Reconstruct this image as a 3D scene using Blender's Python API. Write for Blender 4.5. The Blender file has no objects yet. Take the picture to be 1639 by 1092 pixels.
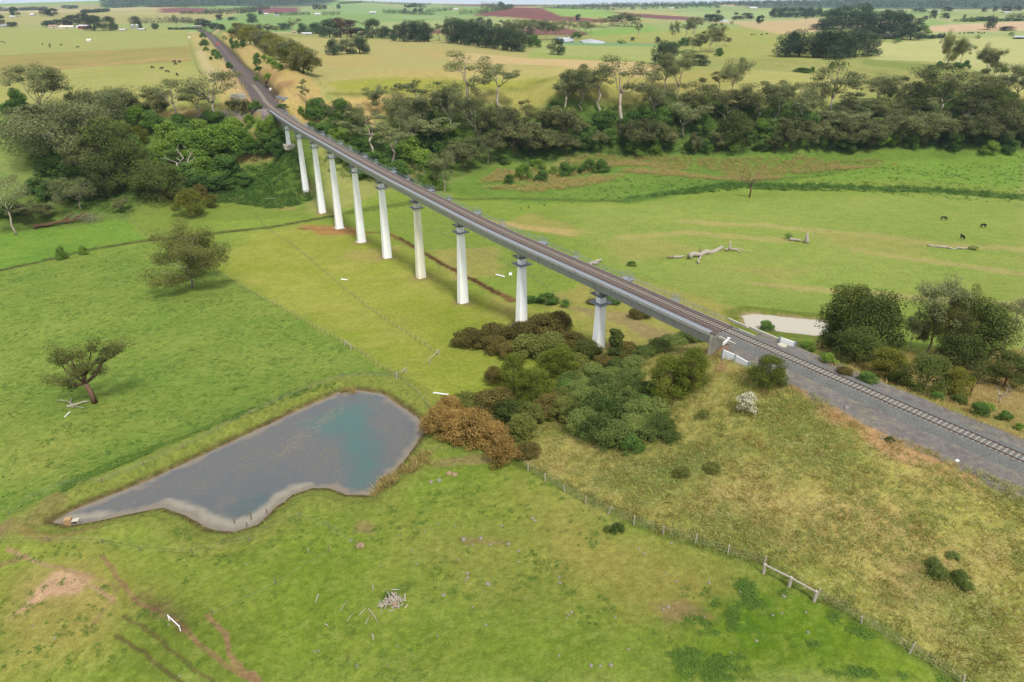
import bpy, math, random, numpy as np
from mathutils import Vector
R_=math.radians
S=bpy.context.scene
# ------------------------------------------------------------------ camera, sky, sun, exposure
FPX=1092.7; HOR=9.0; CAMZ=50.0
PITCH=math.atan((546-HOR)/FPX); SP,CP=math.sin(PITCH),math.cos(PITCH)
cd=bpy.data.cameras.new('camera'); cam=bpy.data.objects.new('camera',cd); S.collection.objects.link(cam)
cd.sensor_width=36; cd.lens=24; cd.clip_start=1; cd.clip_end=40000
cam.location=(0,0,CAMZ); cam.rotation_euler=(math.pi/2-PITCH,0,0); S.camera=cam
SUN_EL,SUN_AZ=54.0,158.0          # azimuth clockwise from +Y: high sun behind thin cloud, right of and behind the viewer
w=bpy.data.worlds.new('World'); S.world=w; w.use_nodes=True
nt=w.node_tree; nt.nodes.clear(); L=nt.links
out=nt.nodes.new('ShaderNodeOutputWorld')
sky=nt.nodes.new('ShaderNodeTexSky'); sky.sky_type='NISHITA'; sky.sun_disc=False
sky.sun_elevation=R_(SUN_EL); sky.sun_rotation=R_(SUN_AZ)
b1=nt.nodes.new('ShaderNodeBackground'); b1.inputs[1].default_value=0.12
b2=nt.nodes.new('ShaderNodeBackground'); b2.inputs[0].default_value=(.93,.965,1,1); b2.inputs[1].default_value=.84
L.new(sky.outputs[0],b1.inputs[0])
tc=nt.nodes.new('ShaderNodeTexCoord'); nz=nt.nodes.new('ShaderNodeTexNoise'); nz.inputs['Scale'].default_value=2.2; nz.inputs['Detail'].default_value=6
mp=nt.nodes.new('ShaderNodeMapping'); mp.inputs['Scale'].default_value=(1,1,4)
L.new(tc.outputs['Generated'],mp.inputs[0]); L.new(mp.outputs[0],nz.inputs[0])
rp=nt.nodes.new('ShaderNodeValToRGB'); rp.color_ramp.elements[0].position=.33; rp.color_ramp.elements[0].color=(.88,.88,.88,1); rp.color_ramp.elements[1].position=.55
L.new(nz.outputs[0],rp.inputs[0])
mx=nt.nodes.new('ShaderNodeMixShader'); L.new(rp.outputs[0],mx.inputs[0]); L.new(b1.outputs[0],mx.inputs[1]); L.new(b2.outputs[0],mx.inputs[2]); L.new(mx.outputs[0],out.inputs[0])
sd=bpy.data.lights.new('sun','SUN'); sd.energy=3.5; sd.angle=R_(10); sd.color=(1,.95,.87)
so=bpy.data.objects.new('sun',sd); S.collection.objects.link(so)
a_,e_=R_(SUN_AZ),R_(SUN_EL)
so.rotation_euler=Vector((math.sin(a_)*math.cos(e_),math.cos(a_)*math.cos(e_),math.sin(e_))).to_track_quat('Z','Y').to_euler()
S.view_settings.view_transform='Standard'; S.view_settings.look='None'; S.view_settings.gamma=1; S.view_settings.exposure=0.34
S.cycles.max_bounces=6; S.cycles.diffuse_bounces=3; S.cycles.transparent_max_bounces=4; S.cycles.volume_bounces=0
GAIN=1.62    # what one unit of albedo renders as in this light; used only to turn colours seen into base colours

# ------------------------------------------------------------------ small maths
def lin(c):
    c=np.asarray(c,float)/255.; return np.where(c<=.04045,c/12.92,((c+.055)/1.055)**2.4)
def alb(*c): return lin(c)/GAIN
def ray(u,v):
    x=(u-819.5)/FPX; y=-(v-546)/FPX
    return np.array([x,CP+y*SP,-SP+y*CP])
def plane(u,v,z):
    r=ray(u,v); t=(z-CAMZ)/r[2]; return np.array([r[0]*t,r[1]*t,z])
def atdist(u,v,dist):
    r=ray(u,v); t=dist/math.hypot(r[0],r[1]); return np.array([r[0]*t,r[1]*t,CAMZ+r[2]*t])
def ss(a,b,x):
    t=np.clip((x-a)/(b-a),0,1); return t*t*(3-2*t)
def _h(ix,iy,s):
    n=(ix.astype(np.int64)*374761393+iy.astype(np.int64)*668265263+s*974711)&0xffffffff
    n=((n^(n>>13))*1274126177)&0xffffffff; n=((n^(n>>16))*2246822519)&0xffffffff
    return ((n^(n>>15))&0xffffff)/float(0xffffff)
def vn(x,y,s=0):
    ix=np.floor(x);iy=np.floor(y);fx=x-ix;fy=y-iy;fx=fx*fx*(3-2*fx);fy=fy*fy*(3-2*fy)
    return (_h(ix,iy,s)*(1-fx)+_h(ix+1,iy,s)*fx)*(1-fy)+(_h(ix,iy+1,s)*(1-fx)+_h(ix+1,iy+1,s)*fx)*fy
def fbm(x,y,s=0,o=4):
    r=0;a=1;t=0
    for k in range(o):
        r=r+a*vn(x*2**k+17.3*k,y*2**k-9.1*k,s+k);t+=a;a*=.55
    return r/t
def sdf(poly,x,y):
    """signed distance to a polygon, negative inside"""
    P=np.asarray(poly,float)[:,:2]; n=len(P); d=np.full(x.shape,1e18); ins=np.zeros(x.shape,bool)
    for i in range(n):
        a=P[i];b=P[(i+1)%n]; e=b-a; wx=x-a[0];wy=y-a[1]
        t=np.clip((wx*e[0]+wy*e[1])/(e@e+1e-12),0,1); d=np.minimum(d,(wx-e[0]*t)**2+(wy-e[1]*t)**2)
        c=(a[1]>y)!=(b[1]>y)
        if abs(e[1])>1e-12: ins^=c&(x<e[0]*(y-a[1])/e[1]+a[0])
    d=np.sqrt(d); return np.where(ins,-d,d)
def pdist(line,x,y):
    P=np.asarray(line,float)[:,:2]; d=np.full(x.shape,1e18)
    for a,b in zip(P[:-1],P[1:]):
        e=b-a; wx=x-a[0];wy=y-a[1]; t=np.clip((wx*e[0]+wy*e[1])/(e@e+1e-12),0,1)
        d=np.minimum(d,(wx-e[0]*t)**2+(wy-e[1]*t)**2)
    return np.sqrt(d)

# ------------------------------------------------------------------ railway alignment (rail top at z = 0)
TR=[(1639,731),(1519,681),(1399,629),(1300,586),(1150,521),(985,447),(897,409),(800,367.5),(697,315),(624,279.5),(546.5,237),(473,196.4),(436.5,174),(410,141),(395,122),(373,98.6),(358.6,81),(347,69),(336.6,59),(329,53)]
tw=np.array([plane(u,v,0) for u,v in TR])
yy=tw[:,1]; tt=np.log(yy)
co=np.polyfit(tt,tw[:,0]/yy,5); res=tw[:,0]/yy-np.polyval(co,tt)
def track_x(y):
    y=np.atleast_1d(np.maximum(y,30.)).astype(float); t=np.log(y)
    k=np.exp(-.5*((tt[None]-t[:,None])/.1)**2)+1e-9
    return (np.polyval(co,t)+(k*res).sum(1)/k.sum(1))*y
_y=np.concatenate([np.arange(-20,60,2.),np.geomspace(60,1700,700)])
_tx=np.where(_y<72,track_x(72.)+(_y-72)*(track_x(90.)-track_x(72.))/18,track_x(_y))
CL=np.c_[_tx,_y]
CS=np.r_[0,np.cumsum(np.hypot(*np.diff(CL,axis=0).T))]
def cl(s):
    """point and unit tangent of the centre line at chainage s"""
    p=np.array([np.interp(s,CS,CL[:,0]),np.interp(s,CS,CL[:,1])]); q=np.array([np.interp(s+1,CS,CL[:,0]),np.interp(s+1,CS,CL[:,1])])
    d=q-p; return p,d/np.hypot(*d)
def s_of_y(y): return float(np.interp(y,CL[:,1],CS))
# ------------------------------------------------------------------ land form
K=[]                                           # control points (azimuth, ln distance, height)
def cz(u,v,z):
    p=plane(u,v,z); K.append((math.atan2(p[0],p[1]),math.log(math.hypot(p[0],p[1])),z))
def cdist(u,v,dist):
    p=atdist(u,v,dist); K.append((math.atan2(p[0],p[1]),math.log(dist),p[2]))
def cw(az,dist,z): K.append((R_(az),math.log(dist),z))
for t in [(0,1092,-15),(400,1092,-13),(820,1092,-10),(1150,1092,-7),(1540,1092,-5.2),(1639,1092,-4),(0,1000,-15.3),(300,1000,-14),(625,960,-13.4),(900,960,-10.8),
 (1100,1000,-8),(1262,930,-5.6),(1450,1000,-4.3),(1639,950,-2.6),(90,850,-16.2),(200,830,-16.3),(330,850,-16.2),(380,855,-16.2),(480,785,-16.2),(590,795,-16.2),(680,690,-16.2),
 (600,625,-16.2),(480,660,-16.2),(250,770,-16.2),(130,810,-16.2),(250,880,-15.5),(450,850,-15.3),(650,830,-14.6),(750,760,-14.8),(850,850,-12.5),
 (835,745,-13.8),(950,800,-11.5),(1050,850,-9.3),(1150,880,-7.6),(950,720,-11.5),(1100,760,-7.2),(1100,680,-7.2),(1250,750,-3.6),(1250,680,-3),(1250,630,-1.4),(1400,780,-2),
 (1400,705,-.9),(1530,745,-.7),(1639,800,-.7),(1639,860,-1.5),(1200,612,-1.6),(1140,590,-3.4),(1090,575,-6.5),(1040,600,-9),(1000,650,-11),(900,650,-15),(860,700,-14.6),(950,575,-16),
 (600,612,-15.2),(450,655,-15.3),(300,720,-15.4),(150,785,-15.5),(600,597,-19),(440,638,-19.2),(280,702,-19.2),(100,775,-18.4),(690,640,-17.8),
 (140,640,-22),(0,720,-20.5),(0,600,-27),(300,560,-25.5),(300,460,-31),(550,540,-24),(0,500,-32),(450,480,-29.5),(0,430,-36),(240,385,-36.2),(500,352,-36.4),
 (870,455,-26),(1000,400,-29.5),(1150,405,-30),(1000,505,-21.5),(1190,500,-20.3),(1320,530,-20.3),(1250,548,-20),(1400,470,-25),(1639,450,-26),(1500,350,-32),(1639,330,-33.5),
 (1200,300,-35),(1000,330,-34.3),(800,322,-36),(1639,250,-34.5),(1400,270,-35),(1000,262,-35.5),(800,290,-36),(700,300,-36.3),
 (1320,580,-9),(1430,620,-6),(1639,670,-4),(1540,570,-13),(1639,570,-13),(1400,545,-16),(1300,560,-13),(1639,520,-18),
 (700,262,-35),(850,242,-34.5),(1000,240,-34.5),(1200,243,-34.5),(1400,240,-34),(1639,232,-33.5),(900,200,-20),(1100,196,-20),(1300,196,-20),(1500,195,-20),(1639,190,-20),
 (850,165,-8),(900,158,-4.5),(1100,156,-4.5),(1300,162,-5.5),(1500,158,-6),(1639,160,-7),(1000,130,-3),(1200,120,-1.5),(1350,135,-4),(1639,110,-4),(1500,120,-5),(1500,136,-5.5),(1300,243,-34.3),(1100,242,-34.6),(1520,237,-34),(1300,232,-31.5),(1400,228,-30.5),(1200,232,-31.5),(1400,142,-5),(1300,146,-5),(1100,142,-4),(1200,144,-4),(1560,140,-6),(1639,138,-6.5),(1450,150,-5.5),
 (700,195,-16),(780,180,-11),(560,190,-7),(620,150,-1),(700,150,-2),(480,160,1),(540,110,2),(520,200,-9),(560,235,-26),(620,262,-35),(520,260,-30),
 (430,182,-2.2),(380,196,-5),(300,180,-3),(380,240,-20),(330,310,-33.5),(440,270,-27),(250,250,-20),(200,215,-13),(100,178,-3),(0,168,-3),(0,250,-15),(60,290,-25),(100,350,-35),
 (0,370,-35.5),(200,335,-33.5),(250,340,-34),(380,335,-35.5),(300,300,-30),(420,310,-33.5),
 (0,100,-1),(200,100,0),(300,120,1),(150,60,0),(0,50,-1),(325,80,3),(440,110,6),(405,80,5),(480,140,3),(700,80,1),(900,80,0),(1060,85,-7),(1150,90,-7),(1000,62,-6),(930,63,-7),
 (1200,60,2),(1280,75,0),(1320,100,-1),(1450,60,1),(1639,60,1),(600,60,1),(500,50,2)]: cz(*t)
top=[(964,471),(829,411),(735,361),(663,323),(606,292),(562,267),(528,245),(500,229),(478,214),(459,201)]
base=[(960,557),(831,520),(738,488),(670,446),(615,414),(573,388),(539,365),(512,341),(489,307),(462,232)]
PIERS=[]
for t_,b_ in zip(top,base):
    P=plane(*t_,-4.5); r=ray(*b_); z=CAMZ+r[2]*P[1]/r[1]; PIERS.append((s_of_y(P[1]),z)); cz(*b_,z)
for u,v,d in [(820,33,2000),(830,18,2500),(840,11.5,3000),(880,14,2900),(840,22,4200),(700,30,2400),(960,24,2600),(1100,30,2500),(560,10,3600),(640,11,3600),(600,25,2600),(560,20,3000),
 (300,-5,6200),(420,-5,6200),(530,0,6000),(200,1,6000),(300,9,4600),(420,10,4600),(240,11,4800),(160,11,5600),(60,12.5,6000),(0,13,6000),(110,20,3600),(0,22,3000),(400,25,2800),(300,40,1900),
 (700,9,6000),(900,7.5,6000),(1050,8,6000),(1200,7,6000),(1320,3,6500),(1450,-1,7000),(1560,-3,7000),(1639,-4,7000),(1400,14,4000),(1600,14,4000),(1200,14,4000),(1250,22,3000),(1500,28,2500),
 (1639,26,2500),(1060,16,3800),(960,12,4500),(1320,40,1800),(1560,42,1750)]: cdist(u,v,d)
for az in (-80,-60,-42,-20,0,20,42,60,80):
    cw(az,15000,10); cw(az,11000,20)
for az in (-80,-60,-48): 
    for d,z in ((30,-15),(70,-16),(130,-22),(300,-35),(480,-10),(700,0),(2500,0),(6000,30)): cw(az,d,z)
for az in (52,66,80):
    for d,z in ((25,-4),(50,-2),(85,-2),(120,-6),(300,-28),(480,-25),(650,-6),(2500,0),(6000,30)): cw(az,d,z)
for az in (-30,0,25): cw(az,14,-12)
K=np.array(K)
def tps_fit(K,lam=2e-4):
    X=K[:,:2]; n=len(X); d2=((X[:,None]-X[None])**2).sum(-1); A=.5*d2*np.log(d2+1e-12)
    P=np.c_[np.ones(n),X]; M=np.zeros((n+3,n+3)); M[:n,:n]=A+lam*np.eye(n); M[:n,n:]=P; M[n:,:n]=P.T
    return np.linalg.solve(M,np.r_[K[:,2],0,0,0])
WT=tps_fit(K)
def base_h(th,lr):
    o=np.empty(th.size); th=th.ravel(); lr=lr.ravel(); n=len(K)
    for i in range(0,th.size,40000):
        a=th[i:i+40000];b=lr[i:i+40000]; d2=(a[:,None]-K[:,0])**2+(b[:,None]-K[:,1])**2
        o[i:i+40000]=(.5*d2*np.log(d2+1e-12))@WT[:n]+WT[n]+WT[n+1]*a+WT[n+2]*b
    return o
# fan shaped sheet: fine where it is near, coarse far away
thf=np.arange(-51,51.001,.1); TH=np.radians(np.r_[np.arange(-88,-51,1.),thf,np.arange(52,89,1.)])
dep=np.radians(np.r_[np.arange(80,56,-1.5),np.arange(56,22,-.095),np.arange(22,8,-.075),np.arange(8,1.6,-.055),np.arange(1.6,.32,-.03)])
RR=CAMZ+24.; RR=RR/np.tan(dep); RR=np.r_[RR,15500.]
T2,R2=np.meshgrid(TH,RR); GX=R2*np.sin(T2); GY=R2*np.cos(T2); SHP=GX.shape
# smooth field is evaluated on a coarser lattice, then interpolated
tq=np.linspace(TH[0],TH[-1],360); lq=np.linspace(math.log(RR[0]),math.log(RR[-1]),300)
A,B=np.meshgrid(tq,lq); HB=base_h(A,B).reshape(A.shape)
def bil(th,lr):
    i=np.clip((th-tq[0])/(tq[1]-tq[0]),0,len(tq)-1.001); j=np.clip((lr-lq[0])/(lq[1]-lq[0]),0,len(lq)-1.001)
    i0=i.astype(int);j0=j.astype(int);a=i-i0;b=j-j0
    return (HB[j0,i0]*(1-a)+HB[j0,i0+1]*a)*(1-b)+(HB[j0+1,i0]*(1-a)+HB[j0+1,i0+1]*a)*b
GZ=bil(T2,np.log(R2))
far=ss(1500,4000,R2)
GZ+=(fbm(GX/60,GY/60,1)-.5)*1.6*(1-far)*ss(40,160,R2)+(fbm(GX/9,GY/9,2)-.5)*.5*(1-ss(400,900,R2))+(fbm(GX/900,GY/900,5)-.5)*14*far
# escarpments are rough
GZ+=(fbm(GX/14,GY/14,7)-.5)*2.2*ss(250,300,R2)*(1-ss(560,640,R2))*ss(-33,-28,GZ)*(1-ss(-6,-3,GZ))
# track side distance field, chainage
def track_coords(x,y):
    """signed offset from the centre line (positive on the right going away) and chainage"""
    best=np.full(x.shape,1e9); off=np.zeros(x.shape); ch=np.zeros(x.shape)
    idx=list(range(0,len(CL)-1,6))+[len(CL)-1]
    for a,b in zip(idx[:-1],idx[1:]):
        pa,pb=CL[a],CL[b]; e=pb-pa; l=np.hypot(*e); wx=x-pa[0];wy=y-pa[1]
        t=np.clip((wx*e[0]+wy*e[1])/(l*l),0,1); dx=wx-e[0]*t;dy=wy-e[1]*t; d=np.hypot(dx,dy); m=d<best
        best=np.where(m,d,best); off=np.where(m,np.sign(dx*e[1]-dy*e[0])*d,off); ch=np.where(m,CS[a]+t*(CS[b]-CS[a]),ch)
    return off,ch
S0,S1=s_of_y(107.5),s_of_y(386.)          # the two abutments
OFF,CH=track_coords(GX,GY)
D=np.abs(OFF)
far_cut=ss(S1-1,S1+4,CH)*(CH<CS[-1]-5)
near_bed=1-ss(S0-5,S0-1,CH)
wl=np.interp(CH,[0,60,100,S0-22,S0],[9,9.5,8.,6.6,4.2])    # width of the gravel on the left of the near track
bed=-.62-np.clip(D-2.2,0,20)*.035
m=(1-ss(np.where(OFF<0,wl,5.6)-.5,np.where(OFF<0,wl,5.6)+3.5,D))*near_bed
GZ=GZ*(1-m)+bed*m
m=(1-ss(6.,13,D))*far_cut; GZ=GZ*(1-m)+(-.62)*m
cutb=np.exp(-((D-24)/9.)**2)*ss(S1+40,S1+110,CH)*(1-ss(CS[-1]-300,CS[-1]-60,CH))*far_cut
GZ+=cutb*np.where(OFF>0,6.,3.)
# below the bridge the ground stays under the girders
m=(1-ss(4,9,D))*ss(S0-1,S0+3,CH)*(1-ss(S1-5,S1,CH)); GZ=np.where(m>0,np.minimum(GZ,-4.2*m+GZ*(1-m)),GZ)
POND_Z=-16.6
pond_px=[(84,836),(110,842),(160,833),(210,822),(262,812),(300,826),(330,846),(372,852),(412,840),(440,814),(468,792),(500,781),(530,782),(556,792),(590,793),(625,762),(655,727),(681,688),(668,668),(640,648),(610,630),(572,625),(540,630),(480,656),(420,684),(360,712),(300,740),(240,768),(180,792),(120,816)]
POND=np.array([plane(u,v,POND_Z)[:2] for u,v in pond_px])
P2_Z=-20.7
POND2=np.array([plane(u,v,P2_Z)[:2] for u,v in [(1187,506),(1205,502),(1260,508),(1330,514),(1370,520),(1360,540),(1300,537),(1240,530),(1196,524)]])
GZr=GZ.ravel(); gx=GX.ravel(); gy=GY.ravel()
def sel(poly,pad):
    P=np.asarray(poly)[:,:2]; return np.where((gx>P[:,0].min()-pad)&(gx<P[:,0].max()+pad)&(gy>P[:,1].min()-pad)&(gy<P[:,1].max()+pad))[0]
for poly,lev,slope,cap in ((POND,POND_Z,.3,.9),(POND2,P2_Z,.3,.6)):
    i=sel(poly,10); d=sdf(poly,gx[i],gy[i])+(fbm(gx[i]/1.6,gy[i]/1.6,9)-.5)*.9
    zt=lev+np.clip(d*slope,-1.6,cap); wgt=1-ss(2.,7.,d); GZr[i]=GZr[i]*(1-wgt)+zt*wgt
i=sel(POND,14); d=sdf(POND,gx[i],gy[i]); side=ss(0,1,((gx[i]+40)*.72+(gy[i]-90)*.9)/25)   # raised dam wall on the far bank
GZr[i]=np.where((d>0),np.maximum(GZr[i],np.where(d<8,POND_Z+.35*np.clip(d,0,3.2)-np.clip(d-5,0,9)*.5,-99)*1.0+0*side),GZr[i])
def hgt(x,y):
    x=np.asarray(x,float);y=np.asarray(y,float); th=np.arctan2(x,y); r=np.hypot(x,y)
    i=np.interp(th,TH,np.arange(len(TH))); j=np.interp(np.log(r),np.log(RR),np.arange(len(RR)))
    i0=np.clip(i.astype(int),0,len(TH)-2); j0=np.clip(j.astype(int),0,len(RR)-2); a=i-i0;b=j-j0
    return (GZ[j0,i0]*(1-a)+GZ[j0,i0+1]*a)*(1-b)+(GZ[j0+1,i0]*(1-a)+GZ[j0+1,i0+1]*a)*b
_ts=np.geomspace(25,15000,1500)
def G(u,v,maxd=9000.):
    """the point of the land that lies in the direction of photo position (u, v)"""
    r=ray(u,v); hd=math.hypot(r[0],r[1]); t=_ts/hd; x=r[0]*t;y=r[1]*t;z=CAMZ+r[2]*t
    d=z-hgt(x,y); k=np.where(d<0)[0]
    if len(k)==0 or _ts[k[0]]>maxd: q=atdist(u,v,maxd); return np.array([q[0],q[1],float(hgt(q[0],q[1]))])
    k=max(k[0],1); f=d[k-1]/(d[k-1]-d[k]+1e-12); x=x[k-1]+(x[k]-x[k-1])*f; y=y[k-1]+(y[k]-y[k-1])*f
    return np.array([x,y,float(hgt(x,y))])
def GP(pts): return np.array([G(*p)[:2] for p in pts])
# ------------------------------------------------------------------ what grows and lies on the land (true surface colours)
RV=np.hypot(gx,gy)
N1=fbm(gx/3.,gy/3.,21); N2=fbm(gx/14.,gy/14.,22); N3=fbm(gx/55.,gy/55.,23); N4=fbm(gx/.7,gy/.7,24,3); N5=fbm(gx/300.,gy/160.,25)
WX=gx+(fbm(gx/7,gy/7,31)-.5)*5; WY=gy+(fbm(gx/7,gy/7,32)-.5)*5
COL=np.zeros((gx.size,3)); ROUGH=np.zeros(gx.size); WEED=np.zeros(gx.size)
COL[:]=alb(150,162,92)
def blend(i,mask,c):
    mask=mask[:,None] if np.ndim(mask)==1 else mask
    COL[i]=COL[i]*(1-mask)+np.asarray(c)*mask
def paint(px,c,f=None,a=1.,warp=True,var=None,rough=None,weed=None,world=None):
    P=GP(px) if world is None else np.asarray(world); md=np.hypot(P[:,0],P[:,1]).mean(); f=f or max(.6,md*.004)
    i=sel(P,f*3+3)
    if len(i)==0: return
    if warp: d=sdf(P,WX[i],WY[i])
    else: d=sdf(P,gx[i],gy[i])
    k=1-ss(-f,f,d); cc=alb(*c)
    if var is not None: q=ss(.3,.7,N2[i]*.5+N1[i]*.25+N3[i]*.25)[:,None]; cc=cc*(1-q)+alb(*var)*q
    blend(i,k*a,cc)
    if rough is not None: ROUGH[i]=ROUGH[i]*(1-k)+rough*k
    if weed is not None: WEED[i]=WEED[i]*(1-k)+weed*k
def line(px,c,wd,a=1.,f=None,wob=.0):
    P=GP(px); i=sel(P,wd*3+6); d=pdist(P,gx[i]+(N1[i]-.5)*wob,gy[i]+(fbm(gx[i]/3,gy[i]/3,40)-.5)*wob); f=f or wd*.6
    blend(i,a*(1-ss(wd*.5,wd*.5+f,d)),alb(*c))
# far country: a patchwork of fields
fi=np.where(RV>1500)[0]
u_=gx[fi]*.94+gy[fi]*.34; v_=gy[fi]*.94-gx[fi]*.34
cu=np.floor(u_/420+.35*np.sin(v_/900)); cv=np.floor(v_/(300+.06*RV[fi])); q=_h(cu,cv,77)
pal=np.array([alb(150,172,105),alb(176,180,118),alb(140,176,108),alb(188,182,134),alb(160,178,116),alb(132,168,98),alb(168,170,112),alb(128,88,84)])
COL[fi]=pal[np.clip((q*8).astype(int),0,7)]*(q<.94)[:,None]+pal[4]*(q>=.94)[:,None]
# valley floor and paddocks
paint([(0,360),(240,340),(420,320),(520,345),(640,300),(740,300),(900,270),(1200,246),(1639,236),(1639,1092),(0,1092)],(124,152,64),4,var=(132,160,66),weed=.35)
paint([(337,430),(400,375),(505,358),(600,375),(760,470),(900,500),(1000,530),(960,575),(850,600),(760,680),(690,655),(645,612),(615,592),(553,551),(446,491)],(142,160,58),9,var=(160,168,80),weed=.12)
paint([(-300,420),(0,430),(240,388),(337,430),(446,491),(553,551),(615,592),(645,612),(520,622),(400,662),(250,732),(60,815),(-300,860)],(116,149,62),.5,var=(132,157,70),weed=1.,warp=False)
paint([(-300,300),(0,360),(200,350),(235,385),(0,430),(-300,480)],(106,152,56),1,var=(122,158,62),weed=.8)
paint([(700,500),(850,530),(950,560),(760,640),(680,620)],(134,156,56),5,a=.6)
paint([(860,480),(1000,440),(1190,490),(1180,560),(1000,560)],(146,158,72),3,var=(160,160,88),weed=.1)
paint([(0,640),(60,700),(200,640),(100,760),(0,780)],(150,162,78),6,a=.6)
for t in [((560,400),(640,395),(600,420),(540,415)),((690,400),(800,395),(800,440),(720,450)),((850,340),(960,372),(920,380),(800,360)),((780,470),(850,500),(800,510))]: paint(t,(172,160,98),2.5,a=.55)
paint([(750,345),(850,362),(960,372),(925,378),(820,365)],(186,172,112),1.5,a=.85)
paint([(900,330),(1639,310),(1639,470),(1400,500),(1190,490),(980,430)],(132,160,72),8,var=(144,164,80),weed=.22)
for l in ([(1100,355),(1219,361),(1380,376),(1500,392),(1639,400)],[(1370,400),(1500,420),(1639,440)],[(1219,455),(1380,468),(1480,478),(1639,488)],[(1000,380),(1100,372),(1250,385)]): line(l,(176,168,110),3.,.6,4.,5.)
for t in ([(960,390),(1050,380),(1130,400),(1000,420)],[(1300,372),(1470,380),(1480,410),(1330,395)],[(1150,425),(1300,430),(1250,450)]): paint(t,(160,160,92),5,a=.6)
# marsh below the escarpment
paint([(700,300),(800,255),(1000,243),(1639,236),(1639,280),(1300,284),(1150,300),(1000,322),(830,326)],(116,150,62),3,var=(102,138,54),weed=.7)
paint([(1400,262),(1639,245),(1639,300),(1300,292)],(120,158,62),4,weed=.3)
# foreground paddock
paint([(-300,880),(0,850),(95,852),(300,860),(640,800),(700,735),(835,745),(950,805),(1050,852),(1150,882),(1222,903),(1310,958),(1440,1030),(1545,1095),(-300,1100)],(118,147,53),4,var=(134,152,64),weed=.45)
paint([(830,780),(1150,888),(1240,940),(1150,1000),(1000,990),(880,900)],(162,152,86),5,a=.6)
paint([(640,820),(830,860),(900,960),(760,980),(660,900)],(150,152,80),6,a=.45)
paint([(0,930),(150,880),(240,960),(150,1040),(0,1080)],(160,150,86),4,a=.65)
paint([(0,1000),(60,900),(160,960),(60,985)],(166,152,100),3,a=.5)
paint([(12,985),(50,945),(85,915),(112,925),(140,930),(120,950),(80,965),(40,975)],(196,168,134),.7)
paint([(1120,990),(1210,930),(1300,962),(1440,1035),(1530,1092),(1080,1092)],(98,134,34),2.5,var=(120,146,50),weed=1.)
paint([(250,940),(420,1000),(420,1092),(200,1092),(180,1000)],(104,128,46),4,a=.7,var=(96,120,44))
paint([(380,900),(620,850),(560,1000),(420,1060)],(108,140,44),6,a=.6)
for l,c,wd,a in [([(15,875),(60,900),(110,912),(150,938),(180,962)],(168,146,112),.35,.85),([(165,890),(185,920),(215,958),(260,985),(300,1012),(345,1050),(380,1075),(402,1092)],(150,120,92),.4,.7),
   ([(335,985),(362,1012),(370,1045),(402,1092)],(152,122,94),.4,.8),([(400,1080),(440,1140)],(152,122,94),.5,.8),([(186,1018),(225,1040),(260,1068),(300,1100)],(92,80,56),.3,.7),([(200,985),(250,1020),(310,1070),(340,1092)],(96,82,58),.3,.6),
   ([(150,1000),(190,940),(120,915)],(150,125,95),.4,.4),([(0,850),(40,838),(70,820),(90,800)],(150,124,98),2.2,.75),([(35,845),(75,862),(130,850),(165,838)],(156,122,92),1.0,.8),([(0,905),(40,890)],(140,115,90),.8,.6)]: line(l,c,wd,a,wob=1.)
paint([(215,955),(265,970),(275,985),(235,985)],(104,84,66),.8,a=.7); paint([(265,985),(290,975),(310,1000),(290,1005)],(96,78,62),.8,a=.6)
for t in ([(735,858),(800,862),(795,870),(740,868)],[(1050,965),(1110,960),(1140,985),(1060,1000)],[(660,742),(690,735),(780,720),(830,722),(800,735),(700,748)],[(566,830),(600,832),(600,850),(570,850)]): paint(t,(150,124,96),.8,a=.6)
# rough bank between the paddock fence and the line
ROUGHBANK=[(835,742),(852,690),(880,650),(920,605),(990,578),(1050,566),(1100,554),(1140,553),(1165,568),(1200,590),(1258,610),(1330,648),(1400,693),(1530,737),(1639,786),(1750,836),(1750,1100),(1548,1096),(1440,1030),(1310,958),(1222,903),(1150,882),(1050,852),(950,805)]
paint(ROUGHBANK,(146,160,70),.7,warp=False,var=(174,168,96),rough=1.,weed=.0)
for t in ([(1200,640),(1290,640),(1400,730),(1360,770),(1220,720)],[(1100,830),(1180,800),(1260,860),(1180,880)],[(1440,900),(1639,960),(1639,1092),(1560,1092),(1430,980)],[(960,770),(1100,720),(1150,760),(1050,810)]): paint(t,(98,124,50),3,a=.7)
for t in ([(1150,780),(1400,800),(1500,860),(1300,900),(1200,860)],[(1400,830),(1639,860),(1639,930),(1450,900)],[(1330,900),(1460,930),(1540,1030),(1420,990)],[(880,760),(960,790),(1000,820),(900,800)]): paint(t,(178,160,104),3,a=.45)
paint([(1420,905),(1520,905),(1560,950),(1440,950)],(150,122,88),2.5,a=.6)
paint([(1090,720),(1180,715),(1130,760),(1050,750)],(84,118,48),2.5,a=.5)
bl=sel(GP([(835,745),(1640,1092)]),4)
line([(830,742),(950,802),(1050,849),(1150,879),(1222,900),(1310,955),(1440,1027),(1545,1093)],(84,108,44),.7,.75,1.,.8)
paint([(1250,608),(1285,616),(1340,648),(1400,678),(1470,706),(1530,733),(1525,752),(1460,738),(1400,712),(1340,677),(1290,642),(1258,626)],(166,132,92),1.,var=(192,160,116),rough=.6)
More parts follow.
